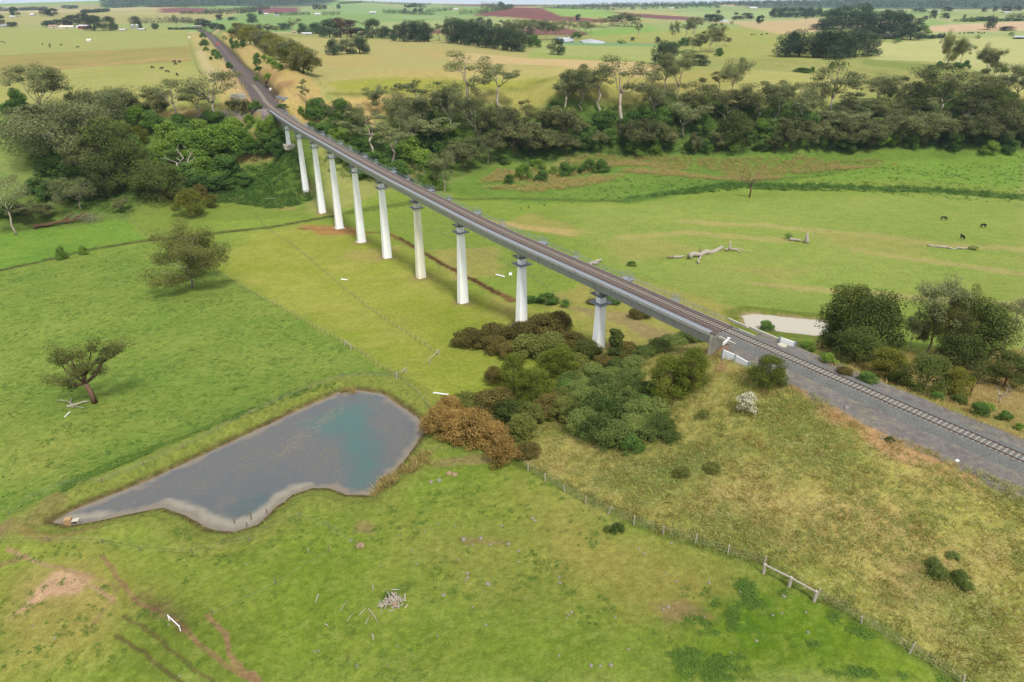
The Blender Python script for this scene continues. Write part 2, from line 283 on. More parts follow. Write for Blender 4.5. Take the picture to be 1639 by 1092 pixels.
# pond margins
i=sel(POND,10); d=sdf(POND,gx[i],gy[i])+(N1[i]-.5)*.8
blend(i,(1-ss(4.,7.5,d))*.6,alb(124,134,64)); WEED[i]*=ss(4,8,d)
blend(i,(1-ss(.5,1.5,d))*(.55+.45*N1[i]),alb(82,68,48)); blend(i,(1-ss(-.3,.4,d)),alb(136,120,96)); blend(i,1-ss(-1.2,-.2,d),alb(170,158,138))
i=sel(POND2,10); d=sdf(POND2,gx[i],gy[i])+(N1[i]-.5)*1.5
blend(i,(1-ss(3,6,d))*.8,alb(104,122,50)); blend(i,1-ss(0,1.4,d),alb(150,140,100))
# beyond the line on the right
paint([(1140,500),(1190,540),(1330,545),(1450,570),(1639,560),(1800,600),(1800,860),(1639,716),(1450,620),(1300,560)],(136,136,70),2,var=(160,150,90),rough=.8,weed=.2)
paint([(1420,570),(1639,570),(1700,640),(1639,660),(1500,640)],(172,152,104),4,a=.6)
# escarpments
paint([(480,205),(560,183),(640,168),(760,175),(880,160),(1000,160),(1250,165),(1450,160),(1639,160),(1800,160),(1800,236),(1639,237),(1200,246),(900,252),(800,258),(720,290),(640,300),(560,280)],(78,112,44),3,var=(96,128,54),rough=.3,weed=.3)
paint([(-300,180),(0,185),(130,178),(240,190),(380,205),(440,200),(480,215),(520,300),(470,335),(350,325),(240,345),(0,372),(-300,400)],(86,118,48),3,var=(106,136,58),rough=.35,weed=.4)
paint([(0,190),(60,185),(70,240),(60,300),(0,320),(-200,330),(-200,190)],(116,150,70),3,var=(140,152,88),rough=.3)
paint([(90,300),(140,290),(110,325),(60,320)],(150,158,60),2,a=.6)
for t in ([(215,235),(235,232),(262,262),(235,268)],[(340,262),(420,240),(440,255),(330,285)],[(390,215),(430,195),(450,215),(415,240)],[(200,183),(330,178),(330,190),(200,196)]): paint(t,(166,146,98),1.5,a=.85)
paint([(380,183),(440,182),(440,205),(380,205)],(150,128,90),2,a=.8)
paint([(205,350),(250,310),(330,315),(430,318),(500,330),(480,345),(360,355),(240,380)],(122,148,62),3,weed=.4)
line([(330,300),(400,325),(470,335)],(160,146,98),2,.6,2,3)
paint([(640,272),(700,250),(680,285),(630,290)],(160,148,98),2,a=.7)
# plateau
paint([(-300,105),(0,100),(300,92),(345,150),(300,172),(0,165),(-300,170)],(158,167,92),3,var=(166,171,102),weed=.05)
paint([(-300,88),(0,84),(160,80),(305,72),(306,98),(160,106),(0,122),(-300,128)],(148,150,84),3,var=(166,156,100),weed=.05)
paint([(-300,42),(0,42),(300,46),(303,74),(160,81),(0,88),(-300,92)],(160,172,104),4,var=(156,168,96),weed=0)
line([(80,108),(160,104),(240,96),(300,94)],(182,160,112),9,.7,6)
paint([(302,56),(328,52),(352,80),(395,130),(410,165),(395,188),(352,168),(345,150),(322,100)],(170,172,108),3,var=(184,172,112))
paint([(352,100),(372,110),(400,140),(412,165),(392,172),(360,130)],(200,174,128),3,a=.8)
line([(318,82),(330,105),(345,130)],(190,184,140),4,.7,4)
paint([(352,60),(372,52),(400,70),(470,110),(502,125),(520,160),(480,197),(440,176),(410,130),(375,90)],(178,170,100),3,var=(186,168,110))
paint([(440,140),(470,128),(462,145),(430,155)],(150,116,84),3,a=.7); paint([(420,110),(450,120),(440,132)],(168,130,96),3,a=.6)
paint([(450,180),(500,158),(560,150),(645,152),(655,168),(600,185),(540,188),(490,205)],(196,174,120),3,var=(186,172,108))
paint([(395,58),(560,62),(720,66),(890,86),(1000,98),(1060,106),(940,128),(870,130),(640,150),(520,150),(500,118)],(174,172,110),4,var=(168,170,104))
for t in ([(480,85),(620,92),(560,110)],[(560,120),(800,105),(820,118),(640,130)],[(620,75),(760,85),(700,95)]): paint(t,(180,166,104),8,a=.55)
paint([(520,132),(700,125),(860,124),(870,131),(640,148),(540,146)],(146,158,60),4,a=.8)
line([(530,150),(640,149),(870,130),(930,127)],(112,124,56),2.5,.8,3)
paint([(730,84),(850,94),(1000,98),(1065,104),(1060,113),(930,112),(850,104),(720,96)],(200,182,134),4,var=(190,176,118))
paint([(840,84),(900,86),(1045,92),(1050,100),(950,97),(850,93)],(150,170,92),4)
paint([(640,152),(870,131),(940,127),(1060,112),(1180,112),(1230,140),(1200,160),(880,163),(660,172)],(160,166,88),4,var=(164,160,96))
paint([(850,84),(870,68),(1060,72),(1100,90),(1060,98)],(158,174,102),5)
paint([(900,66),(1080,72),(1080,74),(900,72)],(120,164,110),3)
paint([(935,55),(1080,50),(1230,40),(1320,60),(1300,110),(1180,100),(1090,72),(960,64)],(164,170,96),8,var=(150,168,84))
paint([(930,50),(1040,42),(1060,50),(950,58)],(132,172,84),6)
paint([(1160,92),(1260,95),(1340,105),(1470,115),(1480,140),(1400,150),(1300,120),(1180,105)],(140,154,80),5,var=(158,162,96),rough=.2)
paint([(1190,112),(1300,118),(1345,125),(1390,140),(1330,160),(1200,160),(1170,140)],(172,176,108),4,var=(164,170,92))
paint([(1395,70),(1500,62),(1639,58),(1800,58),(1800,150),(1639,135),(1560,112),(1480,98),(1395,95)],(184,192,130),5,var=(178,188,120))
paint([(1380,95),(1470,102),(1540,112),(1500,118),(1380,104)],(124,146,72),3,a=.8)
paint([(1580,130),(1639,140),(1639,165),(1560,160)],(180,178,110),3,a=.8)
paint([(1180,40),(1310,28),(1320,50),(1250,55)],(192,178,132),12); paint([(1460,44),(1520,40),(1639,34),(1800,36),(1800,48),(1639,49),(1480,52)],(204,184,148),12)
paint([(1480,32),(1530,36),(1480,44),(1440,40)],(130,176,96),8,a=.8)
# ploughed ground and hill fields
paint([(755,25),(790,17.5),(820,13.5),(843,12.3),(880,18),(905,26),(960,31),(1010,34),(960,36),(880,34),(820,28)],(122,82,84),12,var=(132,84,80))
paint([(845,12.2),(905,10.5),(960,15),(1010,29),(900,27),(875,17)],(140,180,92),12)
paint([(962,18),(1040,23),(1122,28),(1126,33),(1060,31),(990,22)],(126,84,88),12)
paint([(970,22),(1060,31),(1010,30)],(134,178,90),10)
paint([(255,13.5),(330,12.5),(332,20),(256,21)],(132,86,86),20); paint([(385,13),(478,12),(482,20),(425,21)],(130,84,90),20)
paint([(545,12.5),(700,12),(760,16),(700,21),(545,22)],(140,176,116),20); paint([(480,12),(545,12),(540,22),(480,22)],(150,176,118),20)
paint([(640,23),(755,23),(755,29),(600,28)],(146,176,116),20); paint([(1070,20),(1290,16),(1290,26),(1130,27)],(156,184,120),20)
for s_,z_ in PIERS[:9]:          # trampled ground round the pier feet
    q,_=cl(s_); i=np.where((np.abs(gx-q[0])<9)&(np.abs(gy-q[1])<9))[0]; d=np.hypot(gx[i]-q[0],gy[i]-q[1]); blend(i,(1-ss(2.2,5.5,d+(N1[i]-.5)*5))*.7,alb(156,138,96)); WEED[i]*=ss(3,8,d)
# far woods are dark ground under their canopy
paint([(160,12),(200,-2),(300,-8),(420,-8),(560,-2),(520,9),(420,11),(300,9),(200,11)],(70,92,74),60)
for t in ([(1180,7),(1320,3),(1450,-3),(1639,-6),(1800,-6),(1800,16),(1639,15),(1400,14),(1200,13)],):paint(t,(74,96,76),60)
# gravel and cutting floor of the railway
off,ch=OFF.ravel(),CH.ravel(); ad=np.abs(off)
k=(ch<S0)*(1-ss(0,1.,ad-np.where(off<0,np.interp(ch,[0,60,100,S0-22,S0],[9,9.5,8.,6.6,4.2]),5.8)+(N1-.5)*1.6)); ii=np.where(k>0)[0]
blend(ii,k[ii],alb(126,127,123)*(.86+.28*N1[ii])[:,None]); ROUGH[ii]*=1-k[ii]; WEED[ii]*=1-k[ii]
k2=(ch<S0-6)*(off<0)*ss(.45,.6,N2*.5+N1*.5)*ss(6.8,8.,ad+N1*1.5)*(1-ss(10,13.5,ad+N2*3)); ii=np.where(k2>0)[0]; blend(ii,k2[ii]*.85,alb(164,132,92))
k=(ch>S1-3)*(ch<CS[-1])*(1-ss(0,2.,ad-6.2+(N1-.5)*2)); ii=np.where(k>0)[0]; blend(ii,k[ii],alb(104,98,102))
k=(ch>S1+45)*(ch<CS[-1])*(off>0)*(1-ss(0,1.5,np.abs(ad-7.6)-1.0)); ii=np.where(k>0)[0]; blend(ii,k[ii]*.8,alb(70,66,54))
line([(322,186),(360,184),(400,183),(430,182)],(140,136,134),3.,.9,2)
# creek, ditches
line([(-200,470),(0,433),(60,420),(150,398),(240,385),(330,375),(430,364),(505,351),(545,345)],(72,70,46),1.8,.85,1.6,2.)
line([(480,366),(520,368),(575,371),(622,374),(660,395),(690,412),(740,440),(775,458),(800,470),(820,482)],(120,88,58),1.2,.9,1.2,2.)
line([(640,380),(690,412),(740,440),(775,458),(800,470)],(66,50,34),.7,.9,.5,1.5)
line([(560,340),(640,328),(720,318),(800,318),(900,320),(1000,322)],(90,110,48),3.,.8,2,2.)
line([(1000,322),(1100,306),(1190,296),(1300,298),(1400,302),(1500,305),(1639,318),(1800,330)],(70,108,46),5.,.8,5,3.)
paint([(480,360),(560,362),(585,376),(520,378)],(172,122,84),2,a=.7)
paint([(905,490),(1000,500),(1090,535),(1130,552),(1100,560),(1000,520)],(150,130,104),1.2,a=.55)
paint([(1138,553),(1160,546),(1162,570),(1140,574)],(164,122,84),.7); paint([(1150,575),(1190,585),(1200,592),(1160,590)],(120,116,108),.6,a=.8)
COL*= (.88+.24*N4*(1-ss(60,300,RV))+.24*.5*ss(60,300,RV))[:,None]
COL*=(.93+.14*N3)[:,None]
COL*=np.array([1.03,.925,.93])      # one tint over all ground colours
def mesh_np(name,V,F,mat,smooth=False,attrs=None):
    me=bpy.data.meshes.new(name); V=np.asarray(V,np.float32); F=np.asarray(F,np.int32); n=F.shape[1]
    me.vertices.add(len(V)); me.vertices.foreach_set('co',V.ravel()); me.loops.add(F.size); me.loops.foreach_set('vertex_index',F.ravel())
    me.polygons.add(len(F)); me.polygons.foreach_set('loop_start',np.arange(0,F.size,n,dtype=np.int32)); me.polygons.foreach_set('loop_total',np.full(len(F),n,np.int32))
    if smooth: me.polygons.foreach_set('use_smooth',np.ones(len(F),bool))
    for k_,(ty,val) in (attrs or {}).items():
        at=me.attributes.new(k_,ty,'POINT')
        if ty=='FLOAT_COLOR': at.data.foreach_set('color',np.c_[val,np.ones(len(val))].astype(np.float32).ravel())
        else: at.data.foreach_set('value',np.asarray(val,np.float32))
    if mat is not None:
        for m_ in (mat if isinstance(mat,(list,tuple)) else [mat]): me.materials.append(m_)
    me.update(); me.validate(); return me
def link(name,me,parent=None,loc=None,rz=0):
    o=bpy.data.objects.new(name,me); S.collection.objects.link(o)
    if parent is not None: o.parent=parent
    if loc is not None: o.location=loc
    if rz: o.rotation_euler=(0,0,rz)
    return o
def tag(o,label=None,cat=None,group=None,kind=None):
    if label: o['label']=label
    if cat: o['category']=cat
    if group: o['group']=group
    if kind: o['kind']=kind
    return o
# materials ---------------------------------------------------------
class N:
    def __init__(s,name):
        s.m=bpy.data.materials.new(name); s.m.use_nodes=True; s.t=s.m.node_tree; s.b=s.t.nodes['Principled BSDF']; s.o=s.t.nodes['Material Output']
    def n(s,ty,**k):
        x=s.t.nodes.new(ty)
        for a,b in k.items():
            if a in x.inputs.keys(): x.inputs[a].default_value=b
            else: setattr(x,a,b)
        return x
    def l(s,a,b): s.t.links.new(a,b)
    def attr(s,nm): return s.n('ShaderNodeAttribute',attribute_name=nm)
    def noise(s,scale,detail=4,vec=None,rough=.5):
        x=s.n('ShaderNodeTexNoise',Scale=scale,Detail=detail,Roughness=rough)
        if vec is None: vec=s.pos()
        s.l(vec,x.inputs['Vector']); return x.outputs['Fac']
    def pos(s):
        if not hasattr(s,'_p'): s._p=s.n('ShaderNodeTexCoord').outputs['Object']
        return s._p
    def math(s,op,a,b=None,c=None,clamp=False):
        x=s.n('ShaderNodeMath',operation=op,use_clamp=clamp)
        for i,q in enumerate((a,b,c)):
            if q is None: continue
            if isinstance(q,(int,float)): x.inputs[i].default_value=q
            else: s.l(q,x.inputs[i])
        return x.outputs[0]
    def ramp(s,f,a,b,ca=(0,0,0),cb=(1,1,1)):
        x=s.n('ShaderNodeValToRGB'); e=x.color_ramp.elements; e[0].position=a;e[1].position=b; e[0].color=(*ca,1);e[1].color=(*cb,1); s.l(f,x.inputs[0]); return x.outputs[0]
    def mix(s,f,a,b,mode='MIX'):
        x=s.n('ShaderNodeMix',data_type='RGBA',blend_type=mode)
        for i,q in ((0,f),(6,a),(7,b)):
            if isinstance(q,(int,float)): x.inputs[i].default_value=q
            elif isinstance(q,(tuple,list,np.ndarray)): x.inputs[i].default_value=(*[float(z) for z in q],1)
            else: s.l(q,x.inputs[i])
        return x.outputs[2]
    def bump(s,h,st=.5,d=.1):
        x=s.n('ShaderNodeBump',Strength=st,Distance=d); s.l(h,x.inputs['Height']); s.l(x.outputs[0],s.b.inputs['Normal'])
    def col(s,c,rough=.8,spec=.2):
        if isinstance(c,(tuple,list,np.ndarray)): s.b.inputs['Base Color'].default_value=(*[float(z) for z in c],1)
        else: s.l(c,s.b.inputs['Base Color'])
        s.b.inputs['Roughness'].default_value=rough; s.b.inputs['Specular IOR Level'].default_value=spec; return s.m
g=N('grassland'); c0=g.attr('tone').outputs['Color']; rgh=g.attr('rank').outputs['Fac']; wd_=g.attr('weed').outputs['Fac']
f1=g.noise(1.1,6,rough=.65); f2=g.noise(7.,4,rough=.7); f3=g.noise(.22,5)
k1=g.math('MULTIPLY_ADD',f1,1.1,.45); f4=g.noise(3.2,5,rough=.75); k2=g.math('MULTIPLY',g.math('MULTIPLY_ADD',f2,1.2,.4),g.math('MULTIPLY_ADD',f4,.9,.55)); k3=g.math('MULTIPLY_ADD',f3,.4,.8)
kk=g.math('MULTIPLY',g.math('MULTIPLY',k1,k2),k3); c1=g.mix(1.,c0,kk,'MULTIPLY')
# yellowish and greener tufts
yl=g.ramp(g.noise(.55,5,rough=.7),.5,.68); c1=g.mix(g.math('MULTIPLY',yl,.3),c1,alb(164,164,92))
# darker broad-leaved weeds growing in patches
wf=g.ramp(g.noise(.5,6,rough=.75),.5,.57); wl2=g.ramp(g.noise(.06,3),.4,.6)
wm=g.math('MULTIPLY',g.math('MULTIPLY',wf,g.math('MULTIPLY_ADD',wl2,.7,.3)),wd_); c1=g.mix(g.math('MULTIPLY',wm,.42),c1,alb(70,110,42))
# bleached seed heads in rank grass
st_=g.ramp(g.noise(2.6,6,rough=.75),.52,.62); c1=g.mix(g.math('MULTIPLY',g.math('MULTIPLY',st_,rgh),.55),c1,alb(206,190,142))
dk=g.ramp(g.noise(1.9,5,rough=.7),.54,.64); c1=g.mix(g.math('MULTIPLY',g.math('MULTIPLY',dk,rgh),.36),c1,alb(92,112,50))
g.col(c1,.95,.05); hb=g.math('ADD',g.math('MULTIPLY',f2,.4),f1); g.bump(hb,.55,.35)
nr,nc=SHP; idx=np.arange(nr*nc).reshape(nr,nc)
F=np.c_[idx[:-1,:-1].ravel(),idx[:-1,1:].ravel(),idx[1:,1:].ravel(),idx[1:,:-1].ravel()]
F=F[:,::-1] if False else F
me=mesh_np('ground',np.c_[gx,gy,GZr],F,g.m,True,{'tone':('FLOAT_COLOR',COL),'rank':('FLOAT',ROUGH),'weed':('FLOAT',WEED)})
tag(link('ground',me),kind='structure')
# ------------------------------------------------------------------ materials for built things
def simple(name,c,rough=.7,spec=.3,nscale=None,namp=.25,metal=0,bump=None):
    g=N(name); c=alb(*c)
    if nscale:
        f=g.math('MULTIPLY_ADD',g.noise(nscale,5,rough=.65),2*namp,1-namp); cc=g.mix(1.,c,f,'MULTIPLY'); g.col(cc,rough,spec)
        if bump: g.bump(g.noise(nscale*2,4),bump,.05)
    else: g.col(c,rough,spec)
    g.b.inputs['Metallic'].default_value=metal; return g.m
def streaked(name,c,stain,amt):
    g=N(name); p=g.pos(); mp=g.n('ShaderNodeMapping'); mp.inputs['Scale'].default_value=(1.4,1.4,.06); g.l(p,mp.inputs[0])
    f=g.ramp(g.noise(1.,6,mp.outputs[0],.7),.5,.75); f2=g.noise(.35,4); cc=g.mix(g.math('MULTIPLY',f,amt),alb(*c),alb(*stain))
    cc=g.mix(1.,cc,g.math('MULTIPLY_ADD',f2,.16,.92),'MULTIPLY'); g.col(cc,.8,.2); g.bump(g.noise(3.,4),.12,.03); return g.m
M_pier=streaked('white_painted_concrete',(303,304,306),(226,220,204),.22)
M_pierold=streaked('yellowed_painted_concrete',(284,280,258),(205,190,150),.7)
M_conc=streaked('weathered_concrete',(188,188,184),(116,113,106),.7)
M_conc2=streaked('old_pale_concrete',(214,208,190),(140,128,110),.5)
M_white=simple('white_paint',(272,274,276),.5,.4,1.5,.06)
M_galv=simple('galvanised_steel',(158,166,176),.5,.5,2.,.1,.3)
M_grate=simple('grey_steel_grating',(150,158,170),.6,.4,3.,.15,.2)
M_rail=simple('brown_rail_steel',(112,92,84),.5,.4,1.,.15,.2)
M_railtop=simple('dull_rail_head',(150,140,138),.4,.5,1.,.1,.4)
M_sleeper=simple('pale_concrete_sleeper',(172,162,148),.9,.1,4.,.18)
def stony(name,a,b,sc):
    g=N(name); v=g.n('ShaderNodeTexVoronoi',Scale=sc); g.l(g.pos(),v.inputs['Vector']); f=g.noise(.5,4)
    cc=g.mix(v.outputs['Color'],alb(*a),alb(*b)); cc=g.mix(1.,cc,g.math('MULTIPLY_ADD',f,.5,.75),'MULTIPLY'); g.col(cc,.95,.1); g.bump(v.outputs['Distance'],.8,.06); return g.m
M_ballast=stony('grey_stone_ballast',(148,149,145),(92,92,90),14)
M_ballastb=stony('brown_bridge_ballast',(134,118,112),(86,76,72),14)
M_wood=simple('grey_weathered_wood',(196,186,172),.9,.1,6.,.25)
M_post=simple('old_timber_post',(150,134,112),.9,.1,8.,.3)
M_dead=simple('bleached_dead_wood',(188,178,164),.9,.1,5.,.25)
M_darkwood=simple('dark_root_wood',(112,84,64),.9,.1,5.,.3)
M_wire=simple('fence_wire',(150,150,146),.6,.3)
M_rock=simple('lichened_rock',(152,146,132),.95,.1,3.,.3,bump=.4)
M_rockb=simple('brown_boulder',(170,144,116),.95,.1,3.,.25,bump=.4)
M_black=simple('black_cow_hide',(34,32,32),.7,.2)
# ------------------------------------------------------------------ mesh builder: adds boxes, tubes and prisms to one mesh
class MB:
    def __init__(s): s.v=[];s.f=[];s.mi=[];s.k=0
    def add(s,V,F,mi=0):
        o=len(s.v); s.v+= [tuple(map(float,p)) for p in V]; s.f+=[tuple(i+o for i in f) for f in F]; s.mi+=[mi]*len(F)
    def box(s,c,d,ax=(1,0,0),up=(0,0,1),mi=0,taper=1.,ch=0):
        c=np.array(c,float);x=np.array(ax,float);x/=np.linalg.norm(x);z=np.array(up,float);y=np.cross(z,x);y/=np.linalg.norm(y);z=np.cross(x,y)
        V=[]
        for k,t in ((-1,1.),(1,taper)):
            for i,j in ((-1,-1),(1,-1),(1,1),(-1,1)): V.append(c+x*i*d[0]/2*t+y*j*d[1]/2*t+z*k*d[2]/2)
        s.add(V,[(3,2,1,0),(4,5,6,7),(0,1,5,4),(1,2,6,5),(2,3,7,6),(3,0,4,7)],mi); return s
    def tube(s,pts,rad,n=6,mi=0,cap=True):
        P=np.asarray(pts,float); R=np.broadcast_to(np.asarray(rad,float),(len(P),)); V=[];F=[]
        for i,p in enumerate(P):
            t=P[min(i+1,len(P)-1)]-P[max(i-1,0)]; t=t/(np.linalg.norm(t)+1e-9); a=np.array([0,0,1.]) if abs(t[2])<.9 else np.array([1.,0,0]); x=np.cross(t,a);x/=np.linalg.norm(x);y=np.cross(t,x)
            for k in range(n): q=2*math.pi*k/n; V.append(p+R[i]*(math.cos(q)*x+math.sin(q)*y))
        for i in range(len(P)-1):
            for k in range(n): F.append((i*n+k,i*n+(k+1)%n,(i+1)*n+(k+1)%n,(i+1)*n+k))
        if cap: F.append(tuple(range(n))[::-1]); F.append(tuple((len(P)-1)*n+k for k in range(n)))
        s.add(V,F,mi); return s
    def sweep(s,prof,s0,s1,step=3.,mi=0):
        """closed cross-section (offset right of the line, height) carried along the track"""
        ss_=np.linspace(s0,s1,max(2,int(abs(s1-s0)/step)+1)); n=len(prof); V=[];F=[]
        for q in ss_:
            p,t=cl(q); nrm=np.array([t[1],-t[0]])
            for a,h in prof: V.append((*(p+nrm*a),h))
        for i in range(len(ss_)-1):
            for k in range(n): F.append((i*n+k,i*n+(k+1)%n,(i+1)*n+(k+1)%n,(i+1)*n+k))
        F.append(tuple(range(n))); F.append(tuple((len(ss_)-1)*n+k for k in range(n))[::-1]); s.add(V,F,mi); return s
    def mesh(s,name,mat,smooth=False):
        me=bpy.data.meshes.new(name); me.from_pydata(s.v,[],s.f)
        for m in (mat if isinstance(mat,(list,tuple)) else [mat]): me.materials.append(m)
        me.polygons.foreach_set('material_index',s.mi)
        if smooth: me.polygons.foreach_set('use_smooth',[True]*len(s.f))
        me.update(); return me
    def build(s,name,mat,parent=None,smooth=False): return link(name,s.mesh(name,mat,smooth),parent)
def empty(name,loc=(0,0,0),rz=0): return link(name,None,None,tuple(map(float,loc)),rz)
def local(ob,root):   # geometry made in world coordinates, carried by a root standing elsewhere
    ob.location=(-root.location[0],-root.location[1],-root.location[2]); return ob
def cl3(s,off=0,z=0):
    p,t=cl(s); q=p+np.array([t[1],-t[0]])*off; return np.array([q[0],q[1],z]),np.array([t[0],t[1],0])
# ------------------------------------------------------------------ the viaduct
p0,_=cl3(S0)
via=tag(empty('viaduct',(p0[0],p0[1],-3.4)),'long concrete railway viaduct on tall tapering white piers','viaduct')
ps=[p[0] for p in PIERS]; joints=[S0]+ps+[S1]
for a,b in zip(joints[:-1],joints[1:]):
    g0=MB(); g0.sweep([(-1.75,-3.15),(1.75,-3.15),(2.35,-1.05),(-2.35,-1.05)],a+.09,b-.09)
    g0.sweep([(-2.85,-1.046),(2.6,-1.046),(2.6,-.82),(-2.85,-.82)],a+.09,b-.09)
    o=local(g0.build('girder',M_conc,via),via)
    for k in np.arange(a+6,b-3,9.):                     # drain spouts under the walkway
        pass
    e=MB(); e.sweep([(-2.83,-.818),(-2.63,-.818),(-2.63,-.46),(-2.83,-.46)],a+.09,b-.09); e.sweep([(2.36,-.818),(2.58,-.818),(2.58,-.4),(2.36,-.4)],a+.09,b-.09)
    local(e.build('kerb',M_conc,o),via)
    o.location=local(o,via).location
    for c in o.children: c.location=(0,0,0)
wk=MB(); wk.sweep([(-2.62,-.5),(-1.75,-.5),(-1.75,-.44),(-2.62,-.44)],S0+.1,S1-.1); local(wk.build('walkway',M_grate,via),via)
bb=MB(); bb.sweep([(-2.6,-.815),(2.34,-.815),(2.34,-.36),(1.7,-.17),(-1.5,-.17),(-1.9,-.505),(-2.6,-.505)],S0-1,S1+1); local(bb.build('deck_ballast',M_ballastb,via),via)
hr=MB()
for q in np.arange(S0+1,S1-1,2.5):
    p,_=cl3(q,2.47); hr.tube([p+[0,0,-.42],p+[0,0,.75]],.035,5)
for h in (.15,.45,.75):
    pts=[cl3(q,2.47,h)[0] for q in np.arange(S0+1,S1-1,2.5)]; hr.tube(pts,.03,5)
local(hr.build('handrail',M_galv,via),via)
def refuge(s,big):
    m=MB(); w_=2.4 if big else 1.3; d=1.5 if big else 1.
    p,t=cl3(s,2.6+d/2,-.5); n=np.array([t[1],-t[0],0]); m.box(p,(w_,d,.12),t)
    if big: m.box(p+[0,0,-.55],(w_*.8,d*.7,.9),t)
    for i in (-1,1):
        for j in (-1,1): m.tube([p+t*i*w_*.47+n*j*d*.47,p+t*i*w_*.47+n*j*d*.47+[0,0,1.25]],.045,5)
    for h in (.65,1.25):
        q=[p+t*i*w_*.47+n*j*d*.47+[0,0,h] for i,j in ((-1,-1),(-1,1),(1,1),(1,-1))]; m.tube(q,.04,5)
    return m
for i,s in enumerate(ps): local(refuge(s-4,True).build('refuge_platform',M_galv,via),via)
for a,b in zip(joints[:-1],joints[1:]): local(refuge((a+b)/2-4+2,False).build('equipment_bracket',M_galv,via),via)
def octa(w,c): h=w/2; return [(-h+c,-h),(h-c,-h),(h,-h+c),(h,h-c),(h-c,h),(-h+c,h),(-h,h-c),(-h,-h+c)]
for i,(s,zb) in enumerate(PIERS):
    p,t=cl3(s); n=np.array([t[1],-t[0],0]); zg=min(zb,float(hgt(p[0],p[1])))-.4
    pr=tag(empty('pier',(0,0,0))); pr.parent=via; pr.location=(p[0]-p0[0],p[1]-p0[1],zb+3.4)
    if i==3: pr['label']='pier with yellowed paint'
    if i==9: pr['label']='short pier on a concrete plinth'
    org=np.array([p[0],p[1],zb])
    def put(m,nm,mt): o=m.build(nm,mt,pr); o.location=tuple(-org); return o
    hgt_=-4.3-zg; wb=1.72+hgt_*.042
    m=MB(); V=[];F=[]
    levels=[(zg,wb),(-6.2,1.72),(-4.4,1.66)]
    for z,w_ in levels:
        for a,b in octa(w_,w_*.12): V.append(p+t*a+n*b*1.0+[0,0,z])
    for L_ in range(2):
        for k in range(8): F.append((L_*8+k,L_*8+(k+1)%8,(L_+1)*8+(k+1)%8,(L_+1)*8+k))
    F.append(tuple(16+k for k in range(8))); m.add(V,F); put(m,'shaft',M_pierold if i==3 else M_pier)
    m=MB(); m.box(p+[0,0,-3.85],(1.25,2.5,.9),t); m.box(p+[0,0,-3.27],(.5,2.9,.26),t); put(m,'bearing_block',M_conc2)
    for z,w_ in ((-4.42,3.5),(-6.32,3.7)):
        m=MB(); q=1.78/2
        for sx,sy,lx,ly in ((0,1,w_,(w_-2*q)/2),(0,-1,w_,(w_-2*q)/2),(1,0,(w_-2*q)/2,2*q),(-1,0,(w_-2*q)/2,2*q)):
            cx=sx*(q+(w_-2*q)/4); cy=sy*(q+(w_-2*q)/4); m.box(p+t*cx+n*cy+[0,0,z],(lx,ly,.14),t)
        for sx in (-1,1):
            for sy in (-1,1): m.tube([p+t*sx*w_*.4+n*sy*w_*.4+[0,0,z-.05],p+t*sx*q*.9+n*sy*q*.9+[0,0,z-.9]],.05,5)
        o=put(m,'maintenance_platform',M_grate)
        r=MB(); c_=[p+t*a*w_*.49+n*b*w_*.49+[0,0,z] for a,b in ((-1,-1),(1,-1),(1,1),(-1,1))]
        for q2 in c_: r.tube([q2,q2+[0,0,1.05]],.035,5)
        for h in (.55,1.05): r.tube([q2+[0,0,h] for q2 in c_+c_[:1]],.022,4)
        put(r,'platform_railing',M_galv)
    m=MB(); zl=zg+hgt_*.42; wl_=wb-.042*(zl-zg); m.box(p+t*(wl_/2+.22)+[0,0,zl],(.42,.8,1.1),t); m.tube([p+t*(wb/2+.08)+[0,0,zg+.4],p+t*(1.72/2+.1)+[0,0,-6.3]],.07,5); put(m,'cable_box',M_grate)
    m=MB()
    if i==9: m.box(p+[0,0,zb-.9],(5.2,5.2,2.2),t)
    else: m.box(p+[0,0,zb-.35],(wb+1.1,wb+1.1,.95),t)
    put(m,'footing',M_conc2)
for s,sg in ((S0,-1),(S1,1)):
    m=MB(); p,t=cl3(s+sg*1.1); m.box(p+[0,0,-3.1],(2.1,5.3,4.7),t)
    for o_ in (-2.55,2.5): q,t=cl3(s+sg*3.6,o_); m.box(q+[0,0,-1.75],(3.4,.35,2.7),t)
    local(m.build('abutment',M_conc2,via),via)
# ------------------------------------------------------------------ the railway line
trk=tag(empty('railway_track',(*cl(60)[0],-.3)),'single railway track on pale concrete sleepers crossing the viaduct','railway track')
for o_ in (-.835,.835):
    m=MB(); m.sweep([(o_-.075,-.16),(o_+.075,-.16),(o_+.03,-.125),(o_+.03,-.04),(o_-.03,-.04),(o_-.03,-.125)],0,CS[-1]-6,4.); m.sweep([(o_-.04,-.038),(o_+.04,-.038),(o_+.04,0),(o_-.04,0)],0,CS[-1]-6,4.,1)
    local(m.build('rail',[M_rail,M_railtop],trk),trk)
sm=MB(); sm.box((0,0,0),(.24,2.5,.2),(1,0,0),taper=.92); SL=sm.mesh('sleeper',M_sleeper)
SPC=.667; allS=np.arange(20,CS[-1]-6,SPC)
mid=MB()
vis0=s_of_y(68.)
nn=0
for s in allS:
    p,t=cl3(s,0,-.255)
    if s>vis0 and nn<100:
        o=link('sleeper',SL,trk,tuple(p-np.array(trk.location)),math.atan2(t[1],t[0])); nn+=1
    elif s<620: mid.box(p,(.24,2.5,.2),t)
o=local(mid.build('sleeper_rows',M_sleeper,trk),trk); o['kind']='stuff'
b1_=MB(); b1_.sweep([(-3.1,-.72),(3.1,-.72),(2.05,-.185),(-2.05,-.185)],0,S0-1.2,4.); tag(b1_.build('ballast',M_ballast),kind='structure')
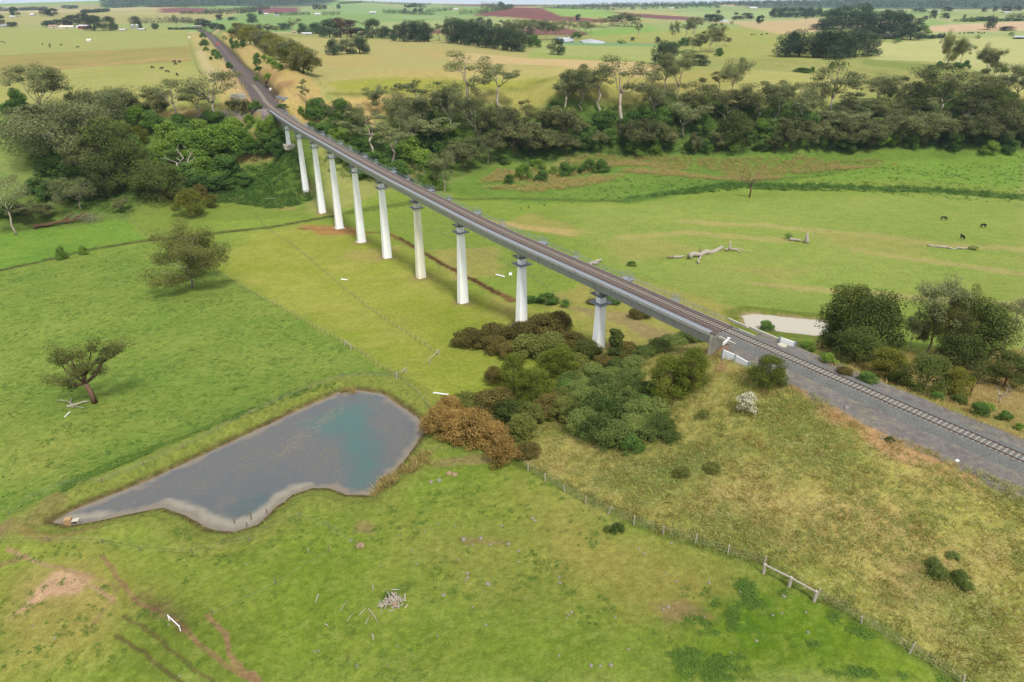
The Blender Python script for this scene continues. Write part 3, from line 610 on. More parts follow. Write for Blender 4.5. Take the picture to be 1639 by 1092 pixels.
b2_=MB(); b2_.sweep([(-3.1,-.72),(3.1,-.72),(2.05,-.185),(-2.05,-.185)],S1+1.2,CS[-1]-5,4.); tag(b2_.build('ballast',M_ballastb),kind='structure')
def wall_panels(name,label,pts,h,sink,cap=False):
    root=tag(empty(name,(*pts[0][:2],pts[0][2])),label,'retaining wall')
    for a,b in zip(pts[:-1],pts[1:]):
        a=np.array(a,float);b=np.array(b,float); d=b-a; L_=np.hypot(d[0],d[1]); m=MB(); m.box((a+b)/2+[0,0,(h-sink)/2],(L_-.08,.18,h+sink),(d[0],d[1],0))
        local(m.build('panel',M_white,root),root)
    m=MB()
    for a in pts: m.box(np.array(a)+[0,0,(h-sink)/2+.05],(.26,.26,h+sink+.1))
    local(m.build('steel_post',M_galv,root),root); return root
def on_bed(u,v,z): return plane(u,v,z)
wp=[plane(1156,570,-1.5),plane(1176,579,-1.5),plane(1197,591,-1.5)]; wp=[np.array([q[0],q[1],-1.65]) for q in wp]
wall_panels('retaining_wall','two panel white retaining wall left of the track at the near abutment',wp,1.35,1.2)
wp2=[plane(1247,552,-1.2),plane(1271,560,-1.2)]; wp2=[np.array([q[0],q[1],-1.3]) for q in wp2]
wall_panels('retaining_wall','single white wall panel right of the track beside a round lid',wp2,1.5,1.)
m=MB(); q=plane(1252,553,-.55); m.tube([q+[0,0,-.1],q+[0,0,.12]],.75,20); m.tube([q+[0,0,.12],q+[0,0,.17]],.5,16); tag(m.build('pit_lid',M_conc2),'round pale concrete pit lid on the gravel right of the track','pit lid')
a=plane(1158,551,-.6);b=plane(1166,545,-.6); m=MB(); m.box((a+b)/2+[0,0,.1],(np.hypot(*(b-a)[:2])+.3,.14,.6),(b-a)[:3]*[1,1,0]); m.box(b+[0,0,.45],(.2,.5,.16),(b-a)*[1,1,0]); tag(m.build('barrier_rail',M_white),'short white barrier beside the abutment end of the viaduct','barrier')
a,t=cl3(S0-6,4.6,-.45); m=MB(); m.box(a,(7,.3,.5),t); m.box(a+t*6+[0,0,-.1],(4,.3,.4),t); tag(m.build('kerb_beam',M_conc2),'low concrete beam edging the gravel beyond the track','kerb')
q=plane(1532,738,-.75); m=MB(); m.box(q,(.5,.4,.3),(1,.3,0),taper=.7); tag(m.build('marker_stone',M_white),'small white stone on the gravel left of the track','stone')
# ------------------------------------------------------------------ water
def water(name,poly,lev,step,colour,wavy=.06,rough=.12,grow=2.5,weedy=False):
    P=np.asarray(poly); xs=np.arange(P[:,0].min()-grow,P[:,0].max()+grow+step,step); ys=np.arange(P[:,1].min()-grow,P[:,1].max()+grow+step,step)
    X,Y=np.meshgrid(xs,ys); d=sdf(P,X.ravel(),Y.ravel()).reshape(X.shape); keep=d<grow; n=X.shape
    idx=np.arange(X.size).reshape(n); q=keep[:-1,:-1]&keep[1:,:-1]&keep[:-1,1:]&keep[1:,1:]
    F=np.c_[idx[:-1,:-1][q],idx[:-1,1:][q],idx[1:,1:][q],idx[1:,:-1][q]]; x=X.ravel();y=Y.ravel()
    g=N(name+'_surface'); c=g.attr('tone').outputs['Color']
    if weedy:
        sp=g.ramp(g.noise(2.1,5,rough=.75),.46,.56); sq=g.ramp(g.noise(5.5,3,rough=.7),.42,.6); wq=g.math('MULTIPLY',g.math('MULTIPLY',sp,sq),g.attr('weed').outputs['Fac']); c=g.mix(g.math('MULTIPLY',wq,.55),c,alb(150,128,98))
    g.col(c,rough,.35); g.b.inputs['IOR'].default_value=1.33
    g.bump(g.noise(2.2,4),wavy,.05)
    cc=colour(x,y,d.ravel()); cc,wd_=cc if isinstance(cc,tuple) else (cc,np.zeros(x.size))
    me=mesh_np(name,np.c_[x,y,np.full(x.size,lev)],F,g.m,True,{'tone':('FLOAT_COLOR',cc),'weed':('FLOAT',wd_)}); o=link(name,me); tag(o,kind='structure'); return o
def pond_col(x,y,d):
    c=np.tile(alb(104,107,110),(x.size,1)); f=lambda *a:fbm(*a)
    tq_=GPz([(540,650),(590,640),(600,690),(615,720),(610,760),(585,790),(560,790),(555,750),(545,705),(500,690),(490,680)],POND_Z); dd=sdf(tq_,x,y)+(f(x/2.5,y/2.5,51)-.5)*5
    k=(1-ss(-4.5,3.,dd))[:,None]*.95; c=c*(1-k)+alb(84,116,112)*k
    t2=GPz([(345,835),(385,800),(430,790),(415,825),(375,845)],POND_Z); dd=sdf(t2,x,y)+(f(x/2.5,y/2.5,52)-.5)*4; k=(1-ss(-2,2,dd))[:,None]*.7; c=c*(1-k)+alb(84,102,104)*k
    WD=ss(.3,.5,f(x/6,y/6,54))*(ss(-1,1.5,sdf(tq_,x,y)+(f(x/2,y/2,55)-.5)*4)*.92+.08)*(1-ss(-2.2,-.8,d))
    t3=GPz([(470,700),(545,645),(560,650),(520,680),(480,715),(430,740)],POND_Z); k=((1-ss(-.5,1.,sdf(t3,x,y)))*ss(.5,.56,f(x/.5,y/.5,56)))[:,None]*.45; c=c*(1-k)+alb(134,126,108)*k
    for sh in ([(255,806),(300,822),(330,842),(372,850),(412,838),(440,812),(470,790),(500,779),(500,772),(470,776),(440,792),(412,818),(372,832),(340,824),(310,806),(270,798)],[(84,836),(160,833),(215,822),(170,818),(110,824)]):
        dd=sdf(GPz(sh,POND_Z),x,y)+(f(x/1.2,y/1.2,58)-.5)*1.2; k=(1-ss(-.8,.6,dd))[:,None]*.9; c=c*(1-k)+alb(164,156,140)*k; WD=WD*(1-k[:,0])
    m_=(ss(-1.7,-.2,d+(f(x/1.5,y/1.5,57)-.5)*2.4))[:,None]; c=c*(1-m_)+alb(140,130,116)*m_
    return c,WD
def GPz(pts,z): return np.array([plane(u,v,z)[:2] for u,v in pts])
water('pond',POND,POND_Z,.22,pond_col,weedy=True)
water('pond',POND2,P2_Z,.5,lambda x,y,d:np.tile(alb(198,191,172),(x.size,1))*(1-.08*ss(-1.5,0,d))[:,None],.02)
def far_water(px):
    P=[G(u,v) for u,v in px]; z=np.mean([p[2] for p in P])+.5; P=GPz(px,z)
    water('lagoon',P,z,3.,lambda x,y,d:np.tile(alb(186,192,198),(x.size,1)),.01,.25,.5)
far_water([(888,60),(900,57),(918,60),(920,66),(905,68),(893,66)]); far_water([(925,65),(945,62),(970,67),(968,70),(935,69)]); far_water([(1150,32),(1168,32),(1167,35),(1150,35)]); far_water([(1622,57),(1645,57),(1645,60),(1620,60)])
# ------------------------------------------------------------------ fences
def fence(name,label,px,step,h,lean=.08,rnd=0,wires=3,pr=.06,mat=None,cat='fence'):
    W3=[G(u,v) for u,v in px]; seg=np.r_[0,np.cumsum([np.hypot(*(b-a)[:2]) for a,b in zip(W3[:-1],W3[1:])])]
    rng=random.Random(rnd); root=tag(empty(name,W3[0]),label,cat); tops=[]
    n=min(98,max(2,int(seg[-1]/step)))
    pm=MB(); pm.tube([(0,0,-.4),(0,0,1)],[pr*1.1,pr],6); me=pm.mesh('post',mat or M_post)
    for k in range(n+1):
        s=seg[-1]*k/n; x=np.interp(s,seg,[p[0] for p in W3]); y=np.interp(s,seg,[p[1] for p in W3]); z=float(hgt(x,y)); hh=h*rng.uniform(.85,1.1)
        o=link('post',me,root,(x-W3[0][0],y-W3[0][1],z-W3[0][2])); o.scale=(1,1,hh); o.rotation_euler=(rng.gauss(0,lean),rng.gauss(0,lean),0); tops.append((x,y,z))
    m=MB()
    for w_ in range(wires):
        m.tube([(x,y,z+h*(.3+.6*w_/max(1,wires-1))) for x,y,z in tops],.012,4)
    local(m.build('wire',M_wire,root),root); return root
fence('post_and_wire_fence','wire fence dividing the grazed foreground paddock from the rank grass bank',[(828,735),(848,757),(885,778),(938,807),(990,832),(1049,852),(1125,872),(1145,882),(1222,905)],4.,1.45,.12,1,pr=.085,mat=M_wood)
fence('post_and_wire_fence','short wire fence running to the bottom edge below the timber rail',[(1308,958),(1365,990),(1425,1027),(1465,1052),(1500,1075),(1540,1098)],4.5,1.35,.15,2,pr=.085,mat=M_wood)
fence('post_and_wire_fence','wire fence between the lush left paddock and the yellower strip by the piers',[(337,430),(395,465),(446,491),(500,523),(553,551),(580,568),(615,592),(638,605)],2.6,1.2,.08,3,pr=.055)
fence('post_and_wire_fence','wire fence crossing the yellow green strip left of the piers',[(408,340),(425,365),(465,390),(509,427),(556,467),(604,504),(652,535),(697,566)],3.,1.2,.08,4,pr=.055)
fence('post_and_wire_fence','faint wire fence running past the piers on the right of the viaduct',[(690,365),(745,395),(800,415),(850,445),(900,480),(940,500)],4.,1.2,.1,5,pr=.05)
fence('post_and_wire_fence','low fence round the top bank of the long pond',[(15,825),(60,790),(170,775),(300,715),(440,645),(537,606),(635,603),(680,640),(688,655)],6.,1.,.1,6,pr=.05)
fence('post_and_wire_fence','scattered fence posts on the near side of the long pond',[(0,870),(32,872),(125,867),(170,870),(165,880),(300,888),(405,866),(493,822),(555,868),(577,880)],7.,1.1,.12,7,wires=2)
fence('post_and_wire_fence','few old posts in the wet corner of the foreground paddock',[(340,985),(352,978),(388,962),(410,955),(526,885)],9.,1.2,.12,8,wires=1)
fence('post_and_wire_fence','wire fence along the creek foot of the left wooded bank',[(190,345),(220,362),(235,378),(245,386)],3.,1.1,.08,9)
fence('post_and_wire_fence','fence between the left field and the railway cutting',[(302,58),(306,80),(316,110),(330,135),(345,150)],14.,1.4,.03,10,pr=.12)
fence('post_and_wire_fence','fence at the edge of the central field above the cutting',[(498,118),(508,128),(525,146),(560,150),(640,150)],10.,1.3,.04,11,pr=.09)
def rail_section(name,label,a,b,h,posts,mat,r=.09,rr=.06):
    A=G(*a);B=G(*b); root=tag(empty(name,A),label,'timber rail')
    for k in posts:
        q=A+(B-A)*k; z=float(hgt(q[0],q[1])); m=MB(); m.tube([(q[0],q[1],z-.4),(q[0],q[1],z+h+.12)],[r*1.15,r],8); local(m.build('post',mat,root),root)
    m=MB(); m.tube([(A[0],A[1],float(hgt(*A[:2]))+h),((A+B)[0]/2,(A+B)[1]/2,float(hgt(*((A+B)/2)[:2]))+h),(B[0],B[1],float(hgt(*B[:2]))+h)],rr,6); local(m.build('top_rail',mat,root),root); return root
rail_section('strainer_rail','weathered timber strainer rail in the fence at lower right',(1222,918),(1303,962),1.25,(0,.52,1),M_wood,.17,.11)
rail_section('strainer_rail','weathered timber end assembly at the foot of the strip fence',(688,582),(702,568),1.2,(0,1),M_wood,.13,.09)
rail_section('strainer_rail','timber end assembly above the right end of the pond bank',(635,606),(650,597),1.2,(0,1),M_wood,.13,.09)
rail_section('hitching_rail','white rail on two posts in the muddy lower left paddock',(271,993),(289,1010),.75,(0,1),M_white,.06,.055)
rail_section('strainer_rail','timber strainer rail partway along the lush paddock fence',(552,553),(562,560),1.3,(0,1),M_wood,.12,.09)
for (u,v,h) in ((375,838,1.2),(402,832,1.5),(395,843,.8),(427,822,.9)):
    q=np.array([*plane(u,v,POND_Z)[:2],POND_Z]); m=MB(); m.tube([q+[0,0,-1],q+[.05,0,h]],[.11,.09],7); tag(m.build('mooring_post',M_post),{375:'stout dark post standing in the near edge of the pond',402:'tallest dark post standing in the near edge of the pond',395:'stub of a post at the near shore of the pond',427:'thin low post at the near pond shore, right of the taller ones'}[u],'post')
q=np.array([*plane(113,838,POND_Z)[:2],POND_Z]); rt=tag(empty('pump_box',q),'pale timber pump box at the left tip of the long pond','pump box')
m=MB(); m.box(q+[-.2,0,.45],(.9,.8,.9),(1,.2,0)); local(m.build('box',simple('pale_ply',(190,156,112),.8),rt),rt); m=MB(); m.box(q+[.75,.1,.55],(.9,.75,.08),(1,.2,0)); m.box(q+[.75,.45,.3],(.9,.08,.55),(1,.2,0)); m.box(q+[1.15,.1,.3],(.08,.7,.5),(1,.2,0)); local(m.build('open_lid',M_conc2,rt),rt)
# pipes lying about
for (a,b,r,lab) in (((694,630),(717,633),.17,'white pipe lying on the grass right of the pond'),((546,448),(556,449),.22,'white pipe lying in the yellow strip left of the piers'),((794,441),(807,444),.25,'white pipe lying on the grass beyond the nearest piers'),((104,668),(112,660),.1,'pale plank lying below the leaning gum tree')):
    A=G(*a);B=G(*b); m=MB(); m.tube([A+[0,0,r],B+[0,0,r]],r,8); tag(m.build('pipe',M_white),lab,'pipe')
A=G(817,440); m=MB(); m.box(A+[0,0,.3],(1.1,.9,.6),taper=.8); tag(m.build('white_block',M_white),'small white block on the grass next to the pipe beyond the piers','block')
# ------------------------------------------------------------------ plants
def leafmat(name,a,b,hue=.0,trans=.25,rnd=.35):
    g=N(name); t=g.attr('tint').outputs['Fac']; oi=g.n('ShaderNodeObjectInfo').outputs['Random']
    f=g.math('ADD',g.math('MULTIPLY',t,1-rnd),g.math('MULTIPLY',oi,rnd)); c=g.ramp(f,.1,.9,alb(*a),alb(*b)); g.col(c,.75,.15)
    tr=g.n('ShaderNodeBsdfTranslucent'); g.l(c,tr.inputs[0]); mx=g.n('ShaderNodeMixShader',Fac=trans); g.l(g.b.outputs[0],mx.inputs[1]); g.l(tr.outputs[0],mx.inputs[2]); g.l(mx.outputs[0],g.o.inputs[0]); return g.m
def barkmat(name,a,b):
    g=N(name); p=g.n('ShaderNodeMapping'); p.inputs['Scale'].default_value=(1,1,.25); g.l(g.pos(),p.inputs[0]); f=g.ramp(g.noise(1.2,5,p.outputs[0]),.4,.65); g.col(g.mix(f,alb(*a),alb(*b)),.9,.1); return g.m
L_gum=leafmat('gum_leaves',(86,96,56),(176,182,122)); L_gumb=leafmat('brownish_gum_leaves',(80,88,48),(164,166,106)); L_gumo=leafmat('olive_gum_leaves',(74,82,40),(152,154,82))
L_wat=leafmat('wattle_leaves',(56,70,28),(174,174,66)); L_watd=leafmat('dark_wattle_leaves',(48,66,32),(128,140,66)); L_brt=leafmat('bright_green_leaves',(80,122,38),(164,194,80)); L_grn=leafmat('deep_green_leaves',(62,100,44),(132,166,76))
L_cyp=leafmat('cypress_leaves',(46,66,44),(96,116,76),trans=.1); L_deep=leafmat('deep_wattle_leaves',(40,62,24),(150,162,58)); L_gor=leafmat('brown_gorse_leaves',(118,98,44),(208,172,100)); L_gorg=leafmat('grey_green_shrub_leaves',(72,98,42),(158,172,92),rnd=.6); L_gord=leafmat('dull_brown_shrub_leaves',(80,78,36),(152,138,74))
L_red=leafmat('rusty_conifer_leaves',(84,58,52),(136,100,86)); L_grey=leafmat('grey_twigs',(120,110,96),(170,158,140),trans=.05); L_flow=leafmat('pale_flowers',(196,196,140),(240,238,214)); L_far=leafmat('far_tree_leaves',(58,76,54),(112,124,88),trans=.1)
B_pale=barkmat('pale_gum_bark',(206,194,178),(142,124,110)); B_brn=barkmat('brown_bark',(138,112,92),(92,74,60)); B_drk=barkmat('dark_bark',(92,78,66),(64,54,46))
def leaves(centers,radii,n,size,rng,up=.5,shell=.55,droop=0,asp=.6):
    C=np.repeat(np.asarray(centers,float),n,0); Rd=np.repeat(np.asarray(radii,float),n,0); m=len(C)
    d=rng.normal(size=(m,3)); d/=np.linalg.norm(d,axis=1)[:,None]; r=shell+(1-shell)*rng.random(m)**.6; r*=rng.uniform(.85,1.15,m)
    P=C+d*Rd*r[:,None]
    nr=d*.7+rng.normal(size=(m,3))*.6+np.array([0,0,up]); nr/=np.linalg.norm(nr,axis=1)[:,None]
    a=np.cross(nr,rng.normal(size=(m,3))); a/=np.linalg.norm(a,axis=1)[:,None]; a[:,2]-=droop; b=np.cross(nr,a)
    s=size*rng.uniform(.6,1.35,m)[:,None]; a=a*s*.5; b=b*s*.5*asp
    V=np.stack([P-a,P-a*.1-b,P+a,P+a*.1+b],1).reshape(-1,3); F=np.arange(m*4).reshape(m,4)
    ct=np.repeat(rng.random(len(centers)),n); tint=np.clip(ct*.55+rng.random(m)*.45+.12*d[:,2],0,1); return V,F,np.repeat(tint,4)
def crown_mesh(name,parts,mat):
    V=np.concatenate([p[0] for p in parts]); o=0; Fs=[]
    for p in parts: Fs.append(p[1]+o); o+=len(p[0])
    return mesh_np(name,V,np.concatenate(Fs),mat,False,{'tint':('FLOAT',np.concatenate([p[2] for p in parts]))})
def rot(v,az): c,s=math.cos(az),math.sin(az); return np.array([v[0]*c-v[1]*s,v[0]*s+v[1]*c,v[2]])
def bend(p,q,rng,k=4,w=.08):
    p=np.array(p,float);q=np.array(q,float); L_=np.linalg.norm(q-p); return np.array([p+(q-p)*i/k+(rng.normal(size=3)*L_*w*math.sin(math.pi*i/k)) for i in range(k+1)])
def gum(seed,H=16.,W=13.,fork=.32,limbs=5,leafm=L_gum,bark=B_pale,nl=210,ls=.34,flat=.6,extra=18,open_=1.,lean=0,zlo=.62):
    rng=np.random.default_rng(seed); tr=MB(); cs=[];rs=[]
    base_r=H*.0145; f0=np.array([lean*H*.3+rng.normal()*H*.02,rng.normal()*H*.02,H*fork]); P=bend((0,0,-.6),f0,rng,4,.05); tr.tube(P,np.linspace(base_r*1.25,base_r*.85,5),8)
    az0=rng.random()*6.28
    for i in range(limbs):
        az=az0+i*6.28/limbs+rng.normal()*.35; rad=W*.5*rng.uniform(.45,.8); z=H*rng.uniform(zlo,.9) if i else H*.9
        if i==0: rad*=.3
        tip=np.array([math.cos(az)*rad+lean*H*.35,math.sin(az)*rad,z]); midp=f0*.45+tip*.55+np.array([0,0,-H*.03]); A=bend(f0,midp,rng,3,.07); B=bend(midp,tip,rng,3,.1); Q=np.r_[A,B[1:]]; tr.tube(Q,np.linspace(base_r*.62,base_r*.16,len(Q)),6)
        cs.append(tip); r=W*rng.uniform(.16,.24); rs.append((r,r,r*flat))
        for j in range(3):
            k=rng.integers(2,6); st=Q[k]; a2=az+rng.normal()*.9; l=W*rng.uniform(.14,.3); e=st+np.array([math.cos(a2)*l,math.sin(a2)*l,H*rng.uniform(.04,.16)]); tr.tube(bend(st,e,rng,3,.12),np.linspace(base_r*.25,base_r*.08,4),5)
            cs.append(e); r=W*rng.uniform(.12,.19); rs.append((r,r,r*flat))
    for i in range(extra):
        c=cs[rng.integers(len(cs))]+rng.normal(size=3)*np.array([W*.1,W*.1,H*.06]); r=W*rng.uniform(.09,.15); cs.append(c); rs.append((r,r,r*flat*1.1))
    return tr.mesh('trunk',bark,True),crown_mesh('crown',[leaves(cs,rs,nl,ls,rng,.45,.35,.25)],leafm),W,H
def dense(seed,H=8.,W=8.,lumps=26,leafm=L_wat,bark=B_brn,nl=260,ls=.26,skirt=.12,shape='round',trunk=True,up=.4,rr=1.):
    rng=np.random.default_rng(seed); cs=[];rs=[]
    for i in range(lumps):
        z=rng.random()**.8; az=rng.random()*6.28
        if shape=='round': rad=math.sqrt(max(0,1-(z*1.7-.7)**2))*.36
        elif shape=='cone': rad=(1-z)*.38+.05
        elif shape=='dome': rad=math.sqrt(max(0,1-z*z))*.4
        else: rad=.3*(1-.55*z)
        rad*=rng.uniform(.55,1.05); c=np.array([math.cos(az)*rad*W,math.sin(az)*rad*W,H*(skirt+(.9-skirt)*z)]); r=rr*W*rng.uniform(.14,.22)*(1 if shape!='cone' else (1.1-.6*z)); cs.append(c); rs.append((r,r,min(r,H*.2)*.85))
    cs.append(np.array([0,0,H*.5])); rs.append((W*.3,W*.3,H*.34))
    tr=None
    if trunk:
        m=MB(); m.tube([(0,0,-.6),(W*.01,0,H*.3),(0,W*.02,H*.7)],[H*.028,H*.02,H*.008],7)
        for k in range(4): a=k*1.6+rng.random(); m.tube(bend((0,0,H*.22),(math.cos(a)*W*.26,math.sin(a)*W*.26,H*.62),rng,3,.1),[H*.013,H*.011,H*.008,H*.004],5)
        tr=m.mesh('trunk',bark,True)
    return tr,crown_mesh('crown',[leaves(cs,rs,nl,ls,rng,up,.62)],leafm),W,H
def conifer(seed,H=14.,W=12.,leafm=L_cyp,nl=200,ls=.42):
    rng=np.random.default_rng(seed); cs=[];rs=[]
    for i in range(34):
        z=rng.uniform(.1,.86); az=rng.random()*6.28; rad=W*.5*math.sqrt(max(.05,1-((z-.35)/.68)**2))*rng.uniform(.35,.9); r=W*rng.uniform(.16,.24); cs.append((math.cos(az)*rad,math.sin(az)*rad,H*z)); rs.append((r,r,r*.7))
    m=MB(); m.tube([(0,0,-.6),(0,0,H*.5),(0,0,H*.85)],[H*.03,H*.02,H*.006],7)
    for k in range(5): a=k*1.3; m.tube([(0,0,H*.12),(math.cos(a)*W*.2,math.sin(a)*W*.2,H*.4)],[H*.015,H*.006],5)
    return m.mesh('trunk',B_drk,True),crown_mesh('crown',[leaves(cs+[(0,0,H*.45)],rs+[(W*.33,W*.33,H*.36)],nl,ls,rng,.6,.55,.1)],leafm),W,H
def deadtree(seed,H=9.,W=7.,twigs=True,mat=None):
    rng=np.random.default_rng(seed); m=MB(); f0=np.array([rng.normal()*.2,rng.normal()*.2,H*.4]); m.tube(bend((0,0,-.5),f0,rng,3,.05),np.linspace(H*.03,H*.022,4),7)
    for i in range(5):
        az=i*1.26+rng.normal()*.3; tip=np.array([math.cos(az)*W*.4*rng.uniform(.5,1),math.sin(az)*W*.4*rng.uniform(.5,1),H*rng.uniform(.65,1)]); Q=bend(f0,tip,rng,4,.1); m.tube(Q,np.linspace(H*.016,H*.004,5),6)
        for j in range(3): s_=Q[rng.integers(1,5)]; e=s_+rng.normal(size=3)*W*.1+np.array([0,0,H*.08]); m.tube(bend(s_,e,rng,2,.1),[H*.006,H*.004,H*.002],5)
    me=m.mesh('trunk',mat or M_dead,True); return me,(crown_mesh('crown',[leaves([(0,0,H*.72)],[(W*.45,W*.45,H*.26)],500,.3,rng,.2,.5,asp=.15)],L_grey) if twigs else None),W,H
def farjoin(tr,cr):   # small distant trees: trunk and crown in one mesh
    return cr
PR={}
PR['gum']=[gum(s,16,13,.3,6,extra=30,nl=240) for s in (1,2,3,4)]+[gum(5,18,11,.4,5),gum(6,19,10,.45,4),gum(7,18,12,.4,5,extra=8,nl=170,flat=.5),gum(8,15,15,.25,7,extra=22,flat=.7),gum(9,20,9,.5,4,extra=10,nl=180)]
PR['gumb']=[gum(s,15,13,.3,6,L_gumb) for s in (11,12,13)]
PR['gumtall']=[gum(s,22,12,.5,4,L_gum,extra=6) for s in (21,22,23)]
PR['gumbig']=[gum(s,16,20,.25,7,L_gum,extra=40,nl=230,ls=.36) for s in (31,32)]
PR['gumo']=[gum(s,16,15,.16,9,L_gumo,B_pale,extra=80,nl=300,ls=.28,flat=.9,zlo=.38) for s in (41,42)]
PR['gumpale']=[gum(s,17,15,.42,5,L_gum,extra=8,nl=170) for s in (51,52)]
PR['brush']=[gum(s,9,8,.18,7,L_gumb,B_brn,extra=30,nl=200,ls=.3,flat=.9) for s in (61,62,63)]
PR['wattle']=[dense(s,9,9,lumps=48,nl=280,ls=.24,rr=.8) for s in (71,72,73)]
PR['wattled']=[dense(s,9,9,lumps=52,nl=280,ls=.24,leafm=L_watd,skirt=.06,rr=.8) for s in (74,75,76)]
PR['bright']=[dense(s,5,6,leafm=L_brt,shape='dome',ls=.28,skirt=.08,trunk=False) for s in (81,82,83)]
PR['green']=[dense(s,5,6,leafm=L_grn,shape='dome',ls=.28,skirt=.08,trunk=False) for s in (84,85,86)]
PR['column']=[dense(s,8,3.6,leafm=L_watd,shape='col',ls=.26,skirt=.06) for s in (87,)]
PR['gorse']=[dense(s,3.2,5,leafm=L_gor,rr=.75,shape='dome',nl=230,ls=.17,skirt=.1,trunk=False,lumps=46) for s in (91,92,93)]
PR['gorsed']=[dense(s,3.,4.6,leafm=L_gord,rr=.75,shape='dome',nl=230,ls=.16,skirt=.1,trunk=False,lumps=46) for s in (94,95,96)]
L_oliv=leafmat('olive_shrub_leaves',(66,82,34),(154,160,80),rnd=.5); PR['olive']=[dense(s,2.8,4.6,leafm=L_oliv,rr=.7,shape='dome',nl=220,ls=.17,skirt=.1,trunk=False,lumps=46) for s in (161,162,163)]
PR['grey']=[dense(s,2.6,4.6,leafm=L_gorg,rr=.75,shape='dome',nl=230,ls=.16,skirt=.1,trunk=False,lumps=46) for s in (97,98,99)]
PR['wattlen']=[dense(s,7,6.5,lumps=80,leafm=L_deep,nl=200,ls=.16,rr=.68,skirt=.04) for s in (101,102,103)]
PR['sapling']=[dense(s,8,6,lumps=18,leafm=L_watd,nl=110,ls=.24,skirt=.35) for s in (104,105)]
PR['cypress']=[dense(s,12,12,lumps=30,leafm=L_cyp,bark=B_drk,nl=240,ls=.42,skirt=.05,shape='dome') for s in (111,112,113)]+[conifer(114)]
PR['rust']=[conifer(s,15,9,L_red) for s in (115,116)]
PR['dead']=[deadtree(s,twigs=False) for s in (121,122)]; PR['bare']=[deadtree(s,8,11,True,M_darkwood) for s in (123,)]; PR['pole']=[deadtree(125,10,2.,False)]
PR['far']=[dense(s,12,12,lumps=22,leafm=L_far,nl=60,ls=1.,skirt=.1,trunk=False) for s in (131,132,133)]
PR['farg']=[dense(s,8,9,lumps=12,leafm=L_grn,nl=40,ls=.8,skirt=.1,trunk=False) for s in (134,135)]
PR['flower']=[dense(141,2.4,2.4,leafm=L_flow,nl=120,ls=.2,lumps=14,trunk=False)]
KINDNAME={'gum':('gum_tree','olive gum tree','tree'),'gumb':('gum_tree','brownish gum tree','tree'),'gumtall':('gum_tree','tall thin-crowned gum tree','tree'),'gumbig':('gum_tree','broad spreading gum tree','tree'),'gumo':('gum_tree','broad gum tree','tree'),
 'gumpale':('gum_tree','pale-trunked gum tree','tree'),'brush':('scrub_tree','brown-green scrub tree','tree'),'wattle':('wattle_tree','rounded olive wattle','tree'),'wattled':('wattle_tree','dark rounded wattle','tree'),'bright':('leafy_shrub','bright green shrub','shrub'),
 'green':('leafy_shrub','deep green shrub','shrub'),'column':('slender_tree','slim dark upright tree','tree'),'gorse':('gorse_bush','rusty brown bush','bush'),'gorsed':('gorse_bush','dull brown bush','bush'),'grey':('low_shrub','grey-green low shrub','shrub'),'wattlen':('wattle_tree','olive wattle','tree'),
 'sapling':('young_tree','slim young tree','tree'),'cypress':('cypress_tree','dark cypress','tree'),'rust':('cypress_tree','rusty dying cypress','tree'),'dead':('dead_tree','bare dead tree','dead tree'),'bare':('bare_tree','half bare grey tree','tree'),'pole':('dead_tree','bare dead trunk','dead tree'),'far':('distant_tree','distant dark tree','tree'),'farg':('distant_shrub','distant green bush','bush'),'olive':('low_shrub','olive green low shrub','shrub'),'flower':('flowering_bush','pale flowering bush','bush')}
ORD=['first','second','third','fourth','fifth','sixth','seventh','eighth','ninth','tenth','eleventh','twelfth','thirteenth','fourteenth','fifteenth','sixteenth','seventeenth','eighteenth','nineteenth']
def ordinal(n):
    T=['','','twenty','thirty','forty','fifty','sixty','seventy','eighty','ninety']; TT=['','','twentieth','thirtieth','fortieth','fiftieth','sixtieth','seventieth','eightieth','ninetieth']
    if n<20: return ORD[n-1]
    if n<100: return TT[n//10] if n%10==0 else T[n//10]+'-'+ORD[n%10-1]
    return 'hundred-and-'+ordinal(n-100) if n>100 else 'hundredth'
_rt=random.Random(5); PLACED=[]; _dm={}
def dims(me):
    if me.name not in _dm:
        a=np.empty(len(me.vertices)*3,np.float32); me.vertices.foreach_get('co',a); a=a.reshape(-1,3); q=np.percentile(a,(1.5,98.5),axis=0); _dm[me.name]=(float((q[1]-q[0])[:2].mean()),float(q[1][2]))
    return _dm[me.name]
def plant(kind,u,vb,w,h,label=None,group=None,var=None,world=None,rz=None,cat=None):
    """w, h: width and height as seen, in photo pixels at the plant's own distance"""
    p=G(u,vb) if world is None else np.asarray(world,float); dz=CAMZ-p[2]; hd=math.hypot(p[0],p[1]); dist=p[1]*CP+dz*SP
    px=dist/FPX; cosd=hd/math.hypot(hd,dz); Wm=w*px; Hm=max(.3,(h*px-Wm*.25*(1-cosd))/max(.5,cosd))
    v=PR[kind][(var if var is not None else _rt.randrange(99))%len(PR[kind])]; tr,cr,W0,H0=v; W0,H0=dims(cr or tr); nm,desc,ct=KINDNAME[kind]
    sc=(Wm/W0,Wm/W0,Hm/H0); rz=_rt.uniform(0,6.28) if rz is None else rz
    if tr is None or cr is None:
        r=link(nm,cr if tr is None else tr,None,tuple(p),rz); r.scale=sc
    else:
        r=empty(nm,tuple(p),rz); r.scale=sc; link('trunk',tr,r); link('crown',cr,r)
    tag(r,label,cat or ct,group); PLACED.append((r,kind,u,vb)); return r
